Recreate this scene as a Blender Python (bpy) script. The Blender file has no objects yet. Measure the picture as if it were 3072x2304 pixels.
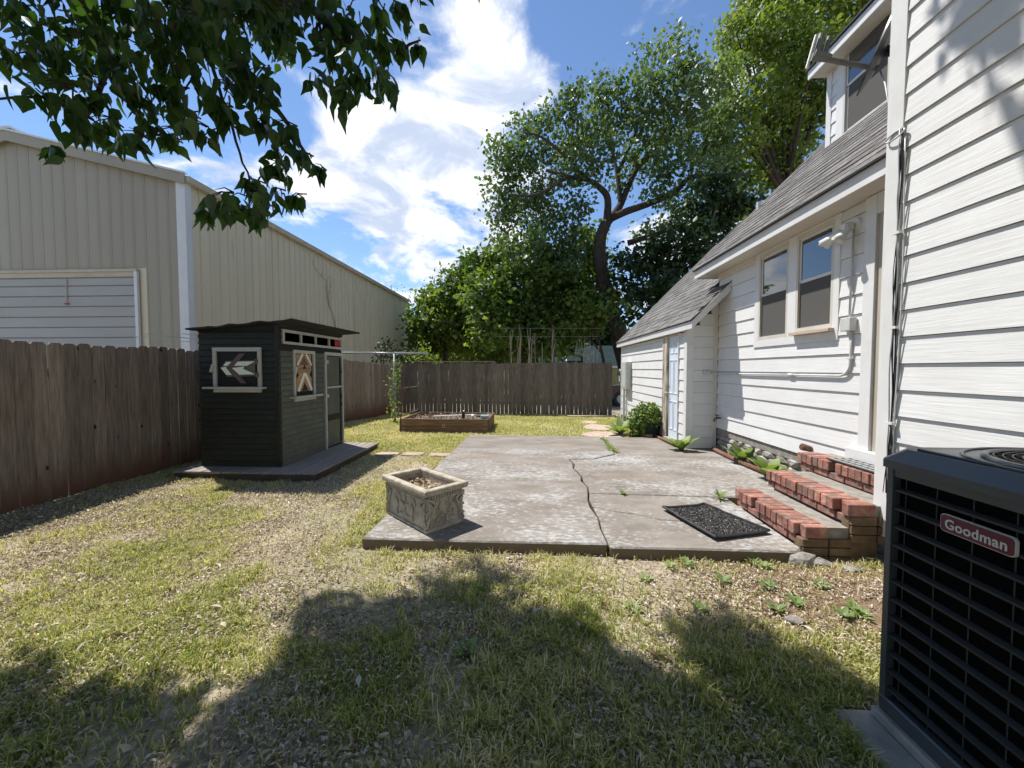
import bpy, bmesh, math, random
import numpy as np
from mathutils import Vector, Matrix

random.seed(7); rng = np.random.default_rng(7)
sc = bpy.context.scene
C = sc.collection

# ------------------------------------------------------------------ camera
FPX, HCAM = 1154.0, 1.5                      # focal length in photo pixels (3072 wide), eye height
YAW = math.atan(62/FPX); PIT = math.atan(45/math.hypot(FPX, 62))
cam = bpy.data.cameras.new('camera'); cam.sensor_width = 36; cam.lens = 36*FPX/3072
cam.clip_start = 0.05; cam.clip_end = 2000
camo = bpy.data.objects.new('camera', cam); C.objects.link(camo)
camo.location = (0, 0, HCAM); camo.rotation_euler = (math.pi/2-PIT, 0, YAW)
sc.camera = camo
_sa, _ca, _sp, _cp = math.sin(YAW), math.cos(YAW), math.sin(PIT), math.cos(PIT)
RV = np.array((_ca, _sa, 0)); FV = np.array((-_sa*_cp, _ca*_cp, -_sp)); UV = np.array((-_sa*_sp, _ca*_sp, _cp))
def ray(px, py): return FV + (px-1536)/FPX*RV + (1152-py)/FPX*UV
def onZ(px, py, z=0.0): d = ray(px, py); return d*((z-HCAM)/d[2]) + np.array((0, 0, HCAM))
def onY(px, py, y): d = ray(px, py); return d*(y/d[1]) + np.array((0, 0, HCAM))
def onX(px, py, x): d = ray(px, py); return d*(x/d[0]) + np.array((0, 0, HCAM))
def proj(p):
    q = np.asarray(p, float)-np.array((0, 0, HCAM)); d = q@FV
    return 1536+FPX*(q@RV)/d, 1152-FPX*(q@UV)/d

# ------------------------------------------------------------------ sun, sky, exposure
SUN = Vector((-0.42, 0.31, 1.0)).normalized()         # towards the sun
sl = bpy.data.lights.new('sun', 'SUN'); sl.energy = 5.0; sl.angle = math.radians(0.6); sl.color = (1.0, 0.96, 0.89)
so = bpy.data.objects.new('sun', sl); C.objects.link(so)
so.rotation_euler = SUN.to_track_quat('Z', 'Y').to_euler(); so.location = (-20, 25, 50)
w = bpy.data.worlds.new('World'); sc.world = w; w.use_nodes = True
nt = w.node_tree; N = nt.nodes; L = nt.links; N.clear()
def nd(t, **k):
    n = N.new(t)
    for a, b in k.items():
        if a == 'i':
            for kk, vv in b.items(): n.inputs[kk].default_value = vv
        else: setattr(n, a, b)
    return n
sky = nd('ShaderNodeTexSky', sky_type='NISHITA', sun_disc=False)
sky.sun_elevation = math.asin(SUN.z); sky.sun_rotation = math.atan2(SUN.x, SUN.y); sky.air_density = 1.0; sky.dust_density = 0.0; sky.ozone_density = 5.0; sky.altitude = 300
out = nd('ShaderNodeOutputWorld'); tc = nd('ShaderNodeTexCoord'); sep = nd('ShaderNodeSeparateXYZ')
L.new(tc.outputs['Generated'], sep.inputs[0])
def mth(op, a, b=None, c=None, clamp=False):
    n = nd('ShaderNodeMath', operation=op, use_clamp=clamp)
    for i, v in enumerate((a, b, c)):
        if v is None: continue
        if isinstance(v, (int, float)): n.inputs[i].default_value = v
        else: L.new(v, n.inputs[i])
    return n.outputs[0]
zc = mth('ADD', mth('MAXIMUM', sep.outputs[2], 0.0), 0.22)
comb = nd('ShaderNodeCombineXYZ')
L.new(mth('DIVIDE', sep.outputs[0], zc), comb.inputs[0]); L.new(mth('DIVIDE', sep.outputs[1], zc), comb.inputs[1])
nz = nd('ShaderNodeTexNoise', i={'Scale': 1.9, 'Detail': 10.0, 'Roughness': 0.58, 'Distortion': 0.35})
mp = nd('ShaderNodeMapping'); mp.inputs['Location'].default_value = (3.1, 1.7, 0.0)
L.new(comb.outputs[0], mp.inputs[0]); L.new(mp.outputs[0], nz.inputs['Vector'])
def bump_dir(px, py, k):                                # a cloud bank standing in one compass direction of the sky
    d = ray(px, py); d = d/np.linalg.norm(d)
    dot = nd('ShaderNodeVectorMath', operation='DOT_PRODUCT'); dot.inputs[1].default_value = tuple(d)
    nrm = nd('ShaderNodeVectorMath', operation='NORMALIZE'); L.new(tc.outputs['Generated'], nrm.inputs[0]); L.new(nrm.outputs[0], dot.inputs[0])
    return mth('POWER', mth('MAXIMUM', dot.outputs['Value'], 0.0), k)
bank = mth('ADD', mth('MULTIPLY', bump_dir(1340, 520, 50), 0.26), mth('MULTIPLY', bump_dir(1060, 500, 120), 0.18))
bank = mth('ADD', bank, mth('MULTIPLY', bump_dir(1130, 800, 70), 0.17))
low = mth('MULTIPLY', mth('POWER', mth('SUBTRACT', 1.0, mth('MAXIMUM', sep.outputs[2], 0.0)), 6.0), 0.16)
amp = mth('MULTIPLY', mth('SUBTRACT', nz.outputs[0], 0.5), 1.9)
dens = mth('ADD', mth('ADD', amp, bank), low)
ramp = nd('ShaderNodeMapRange', interpolation_type='SMOOTHSTEP', i={'From Min': 0.05, 'From Max': 0.27})
L.new(dens, ramp.inputs[0])
nz2 = nd('ShaderNodeTexNoise', i={'Scale': 4.2, 'Detail': 7.0, 'Roughness': 0.6, 'Distortion': 0.4}); L.new(mp.outputs[0], nz2.inputs['Vector'])
shade = nd('ShaderNodeMapRange', interpolation_type='SMOOTHSTEP', i={'From Min': 0.36, 'From Max': 0.60, 'To Min': 0.0, 'To Max': 1.0})
L.new(nz2.outputs[0], shade.inputs[0])
ccol = nd('ShaderNodeMix', data_type='RGBA'); ccol.inputs[6].default_value = (0.50, 0.58, 0.74, 1); ccol.inputs[7].default_value = (0.98, 0.99, 1.02, 1)
L.new(shade.outputs[0], ccol.inputs[0])
bgs = nd('ShaderNodeBackground', i={'Strength': 0.125}); L.new(sky.outputs[0], bgs.inputs[0])
bgc = nd('ShaderNodeBackground', i={'Strength': 0.92}); L.new(ccol.outputs[2], bgc.inputs[0])
mxs = nd('ShaderNodeMixShader'); L.new(ramp.outputs[0], mxs.inputs[0]); L.new(bgs.outputs[0], mxs.inputs[1]); L.new(bgc.outputs[0], mxs.inputs[2])
L.new(mxs.outputs[0], out.inputs[0])
sc.view_settings.view_transform = 'Standard'; sc.view_settings.look = 'None'; sc.view_settings.exposure = 0.46; sc.view_settings.gamma = 1
sc.cycles.use_denoising = True; sc.cycles.denoiser = 'OPENIMAGEDENOISE'; sc.cycles.denoising_prefilter = 'ACCURATE'
sc.cycles.max_bounces = 7; sc.cycles.transparent_max_bounces = 6; sc.cycles.caustics_reflective = False; sc.cycles.caustics_refractive = False
sc.cycles.sample_clamp_indirect = 6.0

# ------------------------------------------------------------------ materials
MATS = {}
def mat(name, cols, scale=6.0, stretch=(1, 1, 1), rough=0.75, bump=0.0, bscale=None, bstretch=None, spec=0.3, rnd=0.12, detail=5.0,
        metal=0.0, dist=0.0, world=False, extra=None, coat=0.0):
    """Principled surface: noise through a colour ramp, a brightness shift for each object, and a fine relief."""
    if name in MATS: return MATS[name]
    m = bpy.data.materials.new(name); m.use_nodes = True; t = m.node_tree; ns = t.nodes; lk = t.links
    p = ns['Principled BSDF']; p.inputs['Roughness'].default_value = rough; p.inputs['Specular IOR Level'].default_value = spec; p.inputs['Metallic'].default_value = metal
    p.inputs['Coat Weight'].default_value = coat
    tcn = ns.new('ShaderNodeTexCoord'); oi = ns.new('ShaderNodeObjectInfo')
    if world:
        g = ns.new('ShaderNodeNewGeometry'); vec = g.outputs['Position']
    else:
        ad = ns.new('ShaderNodeVectorMath'); ad.operation = 'ADD'; sclr = ns.new('ShaderNodeMath'); sclr.operation = 'MULTIPLY'; sclr.inputs[1].default_value = 57.0
        lk.new(oi.outputs['Random'], sclr.inputs[0]); lk.new(tcn.outputs['Object'], ad.inputs[0]); lk.new(sclr.outputs[0], ad.inputs[1]); vec = ad.outputs[0]
    def noise(sca, st, det=detail, ds=dist):
        mpn = ns.new('ShaderNodeMapping'); mpn.inputs['Scale'].default_value = st; lk.new(vec, mpn.inputs[0])
        n = ns.new('ShaderNodeTexNoise'); n.inputs['Scale'].default_value = sca; n.inputs['Detail'].default_value = det; n.inputs['Roughness'].default_value = 0.6; n.inputs['Distortion'].default_value = ds
        lk.new(mpn.outputs[0], n.inputs['Vector']); return n.outputs[0]
    def rampn(fac, cs):
        r = ns.new('ShaderNodeValToRGB'); e = r.color_ramp.elements
        while len(e) < len(cs): e.new(0.5)
        for q, (pos, c) in zip(e, cs): q.position = pos; q.color = (*c, 1)
        lk.new(fac, r.inputs[0]); return r.outputs[0]
    if len(cols) == 1:
        rgb = ns.new('ShaderNodeRGB'); rgb.outputs[0].default_value = (*cols[0][1], 1); col = rgb.outputs[0]
    else: col = rampn(noise(scale, stretch), cols)
    if rnd:
        hv = ns.new('ShaderNodeHueSaturation'); mr = ns.new('ShaderNodeMapRange'); mr.inputs['To Min'].default_value = 1-rnd; mr.inputs['To Max'].default_value = 1+rnd
        lk.new(oi.outputs['Random'], mr.inputs[0]); lk.new(mr.outputs[0], hv.inputs['Value']); lk.new(col, hv.inputs['Color']); col = hv.outputs[0]
    if extra: col = extra(ns, lk, col, noise, rampn, vec)
    lk.new(col, p.inputs['Base Color'])
    if bump:
        b = ns.new('ShaderNodeBump'); b.inputs['Strength'].default_value = 1.0; b.inputs['Distance'].default_value = bump
        lk.new(noise(bscale or scale*3, bstretch or stretch, 6.0), b.inputs['Height']); lk.new(b.outputs[0], p.inputs['Normal'])
    MATS[name] = m; return m
def mixc(ns, lk, a, b, fac):
    mx = ns.new('ShaderNodeMix'); mx.data_type = 'RGBA'; lk.new(fac, mx.inputs[0])
    for s, v in ((6, a), (7, b)):
        if isinstance(v, tuple): mx.inputs[s].default_value = (*v, 1)
        else: lk.new(v, mx.inputs[s])
    return mx.outputs[2]
def mrange(ns, lk, v, a, b, c=0.0, d=1.0):
    m = ns.new('ShaderNodeMapRange'); m.interpolation_type = 'SMOOTHSTEP'
    for k, x in zip(('From Min', 'From Max', 'To Min', 'To Max'), (a, b, c, d)): m.inputs[k].default_value = x
    lk.new(v, m.inputs[0]); return m.outputs[0]
def leafmat(name, cols, trans=0.35, rough=0.55, spec=0.35, tcol=None):
    m = bpy.data.materials.new(name); m.use_nodes = True; t = m.node_tree; ns = t.nodes; lk = t.links
    p = ns['Principled BSDF']; p.inputs['Roughness'].default_value = rough; p.inputs['Specular IOR Level'].default_value = spec
    at = ns.new('ShaderNodeAttribute'); at.attribute_name = 'tint'
    r = ns.new('ShaderNodeValToRGB'); e = r.color_ramp.elements
    while len(e) < len(cols): e.new(0.5)
    for q, (pos, c) in zip(e, cols): q.position = pos; q.color = (*c, 1)
    lk.new(at.outputs['Fac'], r.inputs[0]); lk.new(r.outputs[0], p.inputs['Base Color'])
    if trans:
        tr = ns.new('ShaderNodeBsdfTranslucent'); hs = ns.new('ShaderNodeMix'); hs.data_type = 'RGBA'; hs.blend_type = 'MULTIPLY'; hs.inputs[0].default_value = 1.0
        hs.inputs[7].default_value = (*(tcol or (1.5, 1.5, 0.55)), 1); lk.new(r.outputs[0], hs.inputs[6]); lk.new(hs.outputs[2], tr.inputs[0])
        mx = ns.new('ShaderNodeMixShader'); mx.inputs[0].default_value = trans
        lk.new(p.outputs[0], mx.inputs[1]); lk.new(tr.outputs[0], mx.inputs[2]); lk.new(mx.outputs[0], ns['Material Output'].inputs[0])
    return m

def knots(ns, lk, col, noise, rampn, vec):
    v = ns.new('ShaderNodeTexVoronoi'); v.inputs['Scale'].default_value = 3.0; mpn = ns.new('ShaderNodeMapping'); mpn.inputs['Scale'].default_value = (1.6, 1.6, 0.9)
    lk.new(vec, mpn.inputs[0]); lk.new(mpn.outputs[0], v.inputs['Vector'])
    return mixc(ns, lk, (0.025, 0.018, 0.014), col, mrange(ns, lk, v.outputs['Distance'], 0.05, 0.11))
def fence_dirt(ns, lk, col, noise, rampn, vec):
    col = knots(ns, lk, col, noise, rampn, vec)
    g = ns.new('ShaderNodeNewGeometry'); s = ns.new('ShaderNodeSeparateXYZ'); lk.new(g.outputs['Position'], s.inputs[0])
    n = noise(4.0, (1, 1, 0.5)); a = ns.new('ShaderNodeMath'); a.operation = 'MULTIPLY_ADD'; a.inputs[1].default_value = -0.7; lk.new(n, a.inputs[0]); lk.new(s.outputs[2], a.inputs[2])
    return mixc(ns, lk, (0.17, 0.080, 0.048), col, mrange(ns, lk, a.outputs[0], -0.35, 0.25))
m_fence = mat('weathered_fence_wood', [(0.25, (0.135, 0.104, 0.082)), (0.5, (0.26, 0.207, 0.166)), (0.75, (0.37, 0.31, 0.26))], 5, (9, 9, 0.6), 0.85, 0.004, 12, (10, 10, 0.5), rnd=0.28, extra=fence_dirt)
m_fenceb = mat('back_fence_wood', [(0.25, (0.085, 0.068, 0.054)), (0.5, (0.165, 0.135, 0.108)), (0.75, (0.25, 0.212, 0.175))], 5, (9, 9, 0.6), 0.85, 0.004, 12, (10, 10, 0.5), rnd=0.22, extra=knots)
m_rail = mat('fence_rail_wood', [(0.3, (0.10, 0.08, 0.06)), (0.7, (0.19, 0.16, 0.13))], 5, (1, 8, 8), 0.85)
def wall_dirt(ns, lk, col, noise, rampn, vec):
    return mixc(ns, lk, col, (0.60, 0.56, 0.50), mrange(ns, lk, noise(1.3, (1, 1, 1), 6), 0.54, 0.82, 0, 0.45))
m_white = mat('white_siding_paint', [(0.3, (0.68, 0.675, 0.665)), (0.7, (0.74, 0.738, 0.732))], 3, (1, 1, 1), 0.55, 0.0028, 16, (1.5, 0.16, 2.6), rnd=0.025, extra=wall_dirt, dist=0.0)
m_lapshade = mat('dark_lap_shadow_backing', [(0, (0.10, 0.095, 0.09))], rough=0.9, rnd=0)  # dark backing seen through the plank gaps, standing in for lap shadow
m_trim = mat('white_trim_paint', [(0.3, (0.66, 0.655, 0.64)), (0.7, (0.74, 0.738, 0.73))], 4, (1, 1, 1), 0.5, 0.0015, 30, (1, 1, 0.12), rnd=0.03)
m_beige = mat('beige_jamb_paint', [(0.3, (0.42, 0.37, 0.29)), (0.7, (0.52, 0.46, 0.38))], 5, (1, 1, 0.3), 0.6)
m_worn = mat('worn_door_post_paint', [(0.38, (0.20, 0.15, 0.11)), (0.55, (0.52, 0.45, 0.37)), (0.7, (0.66, 0.60, 0.52))], 5, (2, 2, 0.5), 0.7)
m_door = mat('pale_blue_door_paint', [(0.3, (0.66, 0.72, 0.80)), (0.7, (0.73, 0.79, 0.86))], 3, rough=0.35, spec=0.4, rnd=0)
m_shin = mat('grey_asphalt_shingle', [(0.3, (0.095, 0.09, 0.087)), (0.55, (0.18, 0.172, 0.166)), (0.75, (0.27, 0.26, 0.25))], 30, (1, 1, 1), 0.95, 0.004, 120, spec=0.1, rnd=0.25)
m_drip = mat('dark_drip_edge', [(0, (0.03, 0.03, 0.032))], rough=0.5, rnd=0)
m_soffit = mat('cream_soffit_paint', [(0.3, (0.62, 0.56, 0.49)), (0.7, (0.70, 0.65, 0.58))], 3, rough=0.6, rnd=0)
m_bldg = mat('bounce_lit_beige_panel', [(0.3, (0.60, 0.545, 0.415)), (0.7, (0.68, 0.625, 0.48))], 0.7, (1, 1, 0.25), 0.42, rnd=0.03, spec=0.4,
    extra=lambda ns, lk, col, noise, rampn, vec: mixc(ns, lk, col, (0.10, 0.10, 0.075), mrange(ns, lk, noise(1.6, (2.6, 2.6, 0.22), 7), 0.62, 0.82, 0, 0.5)))  # side wall base raised to put in the light bounced from the ground
m_bldgf = mat('shaded_beige_gable_panel', [(0.3, (0.30, 0.275, 0.215)), (0.7, (0.345, 0.32, 0.255))], 0.7, (1, 1, 0.25), 0.45, rnd=0.03, spec=0.4)  # same metal as the side wall, its shade put into a darker colour
m_bwhite = mat('white_metal_trim', [(0.3, (0.60, 0.63, 0.66)), (0.7, (0.66, 0.69, 0.72))], 2, rough=0.4, rnd=0)
m_btan = mat('tan_eave_flashing', [(0.3, (0.42, 0.38, 0.30)), (0.7, (0.52, 0.47, 0.38))], 3, rough=0.5, rnd=0)
m_gdoor = mat('pale_grey_overhead_door', [(0.3, (0.33, 0.335, 0.335)), (0.7, (0.38, 0.385, 0.385))], 2, (0.3, 1, 1), 0.45, rnd=0.03)
m_red = mat('red_plastic', [(0, (0.42, 0.03, 0.04))], rough=0.4, rnd=0)
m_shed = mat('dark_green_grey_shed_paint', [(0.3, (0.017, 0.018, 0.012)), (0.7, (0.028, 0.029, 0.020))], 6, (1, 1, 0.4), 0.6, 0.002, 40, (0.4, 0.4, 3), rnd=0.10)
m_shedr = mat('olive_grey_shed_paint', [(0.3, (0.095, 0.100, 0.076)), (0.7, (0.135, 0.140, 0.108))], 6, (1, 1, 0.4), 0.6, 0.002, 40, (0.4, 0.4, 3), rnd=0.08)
m_tar = mat('black_roofing_felt', [(0.3, (0.018, 0.017, 0.016)), (0.7, (0.045, 0.042, 0.040))], 12, rough=0.9, bump=0.006, rnd=0)
m_strim = mat('grey_white_shed_trim', [(0.3, (0.40, 0.40, 0.36)), (0.7, (0.50, 0.50, 0.46))], 5, rough=0.6, rnd=0.05)
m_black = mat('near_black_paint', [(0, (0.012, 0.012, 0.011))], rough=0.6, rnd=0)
m_cream = mat('cream_arrow_paint', [(0, (0.80, 0.80, 0.70))], rough=0.6, rnd=0)
m_mauve = mat('brown_mauve_arrow_paint', [(0, (0.13, 0.095, 0.082))], rough=0.6, rnd=0)
m_plank = mat('warm_plank_wood', [(0.3, (0.30, 0.17, 0.08)), (0.7, (0.52, 0.34, 0.18))], 8, (1, 1, 8), 0.6, rnd=0.2)
m_deck = mat('weathered_deck_wood', [(0.3, (0.20, 0.175, 0.155)), (0.7, (0.34, 0.30, 0.27))], 5, (10, 0.6, 6), 0.85, 0.003, rnd=0.14)
m_deckd = mat('dark_deck_wood', [(0.3, (0.06, 0.045, 0.035)), (0.7, (0.12, 0.09, 0.07))], 5, (1, 1, 6), 0.85)
m_bed = mat('brown_bed_board_wood', [(0.25, (0.105, 0.062, 0.036)), (0.5, (0.19, 0.115, 0.068)), (0.75, (0.27, 0.17, 0.105))], 4, (0.7, 5, 8), 0.75, 0.002, rnd=0.12, extra=knots)
m_soil = mat('dry_garden_soil', [(0.3, (0.10, 0.075, 0.055)), (0.5, (0.20, 0.16, 0.125)), (0.7, (0.34, 0.29, 0.24))], 30, rough=0.95, bump=0.03, bscale=40, rnd=0)
m_rust = mat('rusty_iron_pipe', [(0.3, (0.10, 0.045, 0.03)), (0.7, (0.25, 0.135, 0.095))], 25, rough=0.85, rnd=0)
m_galv = mat('galvanised_steel', [(0.3, (0.34, 0.35, 0.35)), (0.7, (0.48, 0.49, 0.49))], 12, rough=0.45, metal=0.5, rnd=0)
m_dishm = mat('dull_grey_dish_metal', [(0.3, (0.16, 0.155, 0.15)), (0.7, (0.24, 0.235, 0.23))], 8, rough=0.6, rnd=0)
m_conduit = mat('grey_painted_conduit', [(0.3, (0.50, 0.50, 0.48)), (0.7, (0.62, 0.62, 0.60))], 9, rough=0.5, rnd=0)
m_ebox = mat('pale_green_grey_enamel', [(0.3, (0.44, 0.46, 0.42)), (0.7, (0.54, 0.56, 0.52))], 4, rough=0.45, rnd=0)
m_rubber = mat('black_rubber', [(0.3, (0.018, 0.018, 0.019)), (0.7, (0.045, 0.045, 0.046))], 20, rough=0.6, rnd=0)
m_cable = mat('black_cable_jacket', [(0, (0.022, 0.021, 0.022))], rough=0.45, rnd=0)
m_wcable = mat('white_cable_jacket', [(0, (0.62, 0.62, 0.60))], rough=0.45, rnd=0)
m_acbody = mat('grey_blue_air_conditioner_enamel', [(0.3, (0.048, 0.054, 0.058)), (0.7, (0.066, 0.073, 0.078))], 3, rough=0.38, rnd=0, spec=0.5)
m_acslat = mat('charcoal_louvre_enamel', [(0, (0.034, 0.036, 0.035))], rough=0.5, rnd=0)
m_accoil = mat('black_coil', [(0, (0.003, 0.003, 0.003))], rough=0.9, spec=0.05, rnd=0)
m_maroon = mat('maroon_badge', [(0, (0.105, 0.008, 0.028))], rough=0.35, rnd=0, spec=0.5)
m_badge = mat('silver_badge_letters', [(0, (0.56, 0.54, 0.48))], rough=0.35, rnd=0)
m_glass = mat('window_glass', [(0, (0.025, 0.03, 0.035))], rough=0.02, spec=1.0, rnd=0, coat=1.0)
m_screen = mat('beige_grey_window_screen', [(0.3, (0.27, 0.262, 0.245)), (0.7, (0.32, 0.31, 0.29))], 3, rough=0.2, spec=0.6, rnd=0)
m_sash = mat('off_white_sash', [(0.3, (0.55, 0.52, 0.46)), (0.7, (0.62, 0.59, 0.53))], 4, rough=0.5, rnd=0)
m_sill = mat('bare_sill_wood', [(0.3, (0.42, 0.30, 0.22)), (0.7, (0.62, 0.52, 0.44))], 8, (1, 0.3, 4), 0.7, rnd=0)
m_stone = mat('foundation_stone', [(0.3, (0.21, 0.19, 0.165)), (0.5, (0.36, 0.335, 0.30)), (0.75, (0.52, 0.50, 0.46))], 9, rough=0.95, bump=0.03, bscale=14, rnd=0.25)
m_mortar = mat('grey_mortar', [(0.3, (0.20, 0.18, 0.155)), (0.7, (0.36, 0.33, 0.29))], 14, rough=0.95, bump=0.008, rnd=0)
m_brick = mat('red_brick', [(0.3, (0.23, 0.095, 0.07)), (0.5, (0.33, 0.15, 0.115)), (0.72, (0.46, 0.275, 0.225))], 14, rough=0.9, bump=0.006, bscale=40, rnd=0.22,
    extra=lambda ns, lk, col, noise, rampn, vec: mixc(ns, lk, col, (0.16, 0.13, 0.11), mrange(ns, lk, noise(9, (1, 1, 1), 7), 0.46, 0.66, 0, 0.85)))
m_brickw = mat('brown_brick_wall', [(0.3, (0.11, 0.075, 0.045)), (0.7, (0.24, 0.165, 0.10))], 8, rough=0.95, bump=0.006, rnd=0.2)
m_planter = mat('cast_concrete_planter', [(0.25, (0.24, 0.195, 0.145)), (0.5, (0.43, 0.375, 0.295)), (0.75, (0.56, 0.505, 0.415))], 11, rough=0.9, bump=0.006, bscale=50, rnd=0)
m_bark = mat('dark_tree_bark', [(0.3, (0.035, 0.028, 0.022)), (0.7, (0.095, 0.078, 0.062))], 6, (2, 2, 0.5), 0.95, 0.03, 12, (3, 3, 0.5), rnd=0.1)
m_twig = mat('pale_bare_twig', [(0.3, (0.24, 0.20, 0.15)), (0.7, (0.42, 0.36, 0.28))], 8, rough=0.9)
m_groof = mat('dark_green_neighbour_roof', [(0.3, (0.018, 0.034, 0.036)), (0.7, (0.032, 0.052, 0.054))], 3, rough=0.95, spec=0.08, rnd=0)
m_ywall = mat('yellow_green_neighbour_wall', [(0.3, (0.30, 0.29, 0.15)), (0.7, (0.38, 0.36, 0.20))], 3, rough=0.8, rnd=0)
m_car = mat('dark_red_car_paint', [(0, (0.075, 0.02, 0.022))], rough=0.25, rnd=0, spec=0.6, coat=0.6)
m_pot = mat('dark_green_pot', [(0.3, (0.022, 0.045, 0.036)), (0.7, (0.035, 0.065, 0.052))], 5, rough=0.55, rnd=0)
m_flag = mat('pinkish_flagstone', [(0.3, (0.34, 0.25, 0.19)), (0.7, (0.50, 0.40, 0.32))], 8, rough=0.95, bump=0.006, rnd=0.08)
m_plast = mat('pale_blue_plastic', [(0, (0.30, 0.42, 0.46))], rough=0.4, rnd=0)
m_lampw = mat('white_lamp_enamel', [(0, (0.72, 0.71, 0.68))], rough=0.4, rnd=0)

def concrete_extra(ns, lk, col, noise, rampn, vec):
    s = ns.new('ShaderNodeSeparateXYZ'); lk.new(vec, s.inputs[0])
    n1 = noise(0.85, (0.8, 1.1, 1), 3); n2 = noise(24, (0.75, 1.3, 1), 15)
    a = ns.new('ShaderNodeMath'); a.operation = 'MULTIPLY_ADD'; a.inputs[1].default_value = 1.15; lk.new(n2, a.inputs[0]); lk.new(n1, a.inputs[2])
    # flaked white paint left on the slab, none along the last metre at the back
    yb = mrange(ns, lk, s.outputs[1], 6.2, 7.2, 1.0, 0.0)
    f = ns.new('ShaderNodeMath'); f.operation = 'MULTIPLY'; lk.new(mrange(ns, lk, a.outputs[0], 1.04, 1.34), f.inputs[0]); lk.new(yb, f.inputs[1])
    f2 = ns.new('ShaderNodeMath'); f2.operation = 'MULTIPLY'; f2.inputs[1].default_value = 0.62; lk.new(f.outputs[0], f2.inputs[0])
    col = mixc(ns, lk, col, (0.52, 0.54, 0.55), f2.outputs[0])
    col = mixc(ns, lk, col, (0.30, 0.215, 0.15), mrange(ns, lk, noise(0.7, (1, 1.6, 1), 5), 0.55, 0.75, 0, 0.55))
    col = mixc(ns, lk, col, (0.14, 0.12, 0.10), mrange(ns, lk, noise(60, (1, 1, 1), 4), 0.60, 0.75, 0, 0.5))
    g = ns.new('ShaderNodeNewGeometry'); sn = ns.new('ShaderNodeSeparateXYZ'); lk.new(g.outputs['True Normal'], sn.inputs[0])   # upright slab sides browner and darker than the top
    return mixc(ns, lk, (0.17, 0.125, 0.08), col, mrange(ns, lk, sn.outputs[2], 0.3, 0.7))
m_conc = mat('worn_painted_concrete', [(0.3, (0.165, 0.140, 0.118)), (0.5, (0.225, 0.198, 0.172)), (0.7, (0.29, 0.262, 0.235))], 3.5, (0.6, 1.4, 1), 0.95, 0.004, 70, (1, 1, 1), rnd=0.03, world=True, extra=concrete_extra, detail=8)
m_pad = mat('plain_concrete', [(0.3, (0.24, 0.225, 0.20)), (0.7, (0.38, 0.36, 0.33))], 8, rough=0.95, bump=0.004, bscale=60, rnd=0, world=True)

def ground_extra(ns, lk, col, noise, rampn, vec):
    col = mixc(ns, lk, col, (0.105, 0.13, 0.035), mrange(ns, lk, noise(0.9, (1, 1, 1), 5), 0.44, 0.60, 0, 0.30))
    s = ns.new('ShaderNodeVectorMath'); s.operation = 'DISTANCE'; s.inputs[1].default_value = (2.0, 2.5, 0); lk.new(vec, s.inputs[0])
    col = mixc(ns, lk, (0.20, 0.125, 0.08), col, mrange(ns, lk, s.outputs['Value'], 0.45, 1.3, 0.15, 1))
    return col
m_ground = mat('dry_lawn_soil', [(0.28, (0.18, 0.14, 0.10)), (0.5, (0.37, 0.31, 0.225)), (0.72, (0.56, 0.49, 0.385))], 24, rough=0.95, bump=0.02, bscale=60, rnd=0, world=True, extra=ground_extra, detail=8)
m_grass = leafmat('grass_blades', [(0.0, (0.110, 0.165, 0.030)), (0.4, (0.29, 0.335, 0.075)), (0.7, (0.52, 0.49, 0.22)), (1.0, (0.72, 0.65, 0.47))], 0.40, 0.6, 0.25, (1.3, 1.3, 0.6))
m_litter = leafmat('dry_leaf_litter', [(0.0, (0.20, 0.10, 0.055)), (0.3, (0.34, 0.26, 0.175)), (0.7, (0.52, 0.45, 0.34)), (1.0, (0.66, 0.61, 0.52))], 0.12, 0.8, 0.2, (1, 0.9, 0.7))
m_fore = leafmat('overhanging_leaves', [(0.0, (0.020, 0.050, 0.014)), (0.5, (0.038, 0.082, 0.020)), (1.0, (0.080, 0.135, 0.032))], 0.36, 0.35, 0.5, (1.9, 2.1, 0.6))
m_big = leafmat('grey_green_leaves', [(0.0, (0.050, 0.090, 0.038)), (0.5, (0.095, 0.150, 0.068)), (1.0, (0.19, 0.25, 0.125))], 0.44, 0.45, 0.4)
m_under = leafmat('mid_green_leaves', [(0.0, (0.052, 0.095, 0.022)), (0.5, (0.115, 0.185, 0.042)), (1.0, (0.23, 0.29, 0.075))], 0.45, 0.5, 0.35)
m_bright = leafmat('bright_green_leaves', [(0.0, (0.065, 0.115, 0.026)), (0.5, (0.145, 0.205, 0.048)), (1.0, (0.25, 0.295, 0.085))], 0.48, 0.5, 0.35)
m_dark = leafmat('deep_green_leaves', [(0.0, (0.012, 0.030, 0.010)), (0.5, (0.022, 0.050, 0.016)), (1.0, (0.045, 0.080, 0.025))], 0.25, 0.5, 0.35)
m_weed = leafmat('fresh_weed_leaves', [(0.0, (0.10, 0.17, 0.045)), (0.5, (0.19, 0.27, 0.085)), (1.0, (0.32, 0.38, 0.16))], 0.35, 0.5, 0.35)

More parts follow.
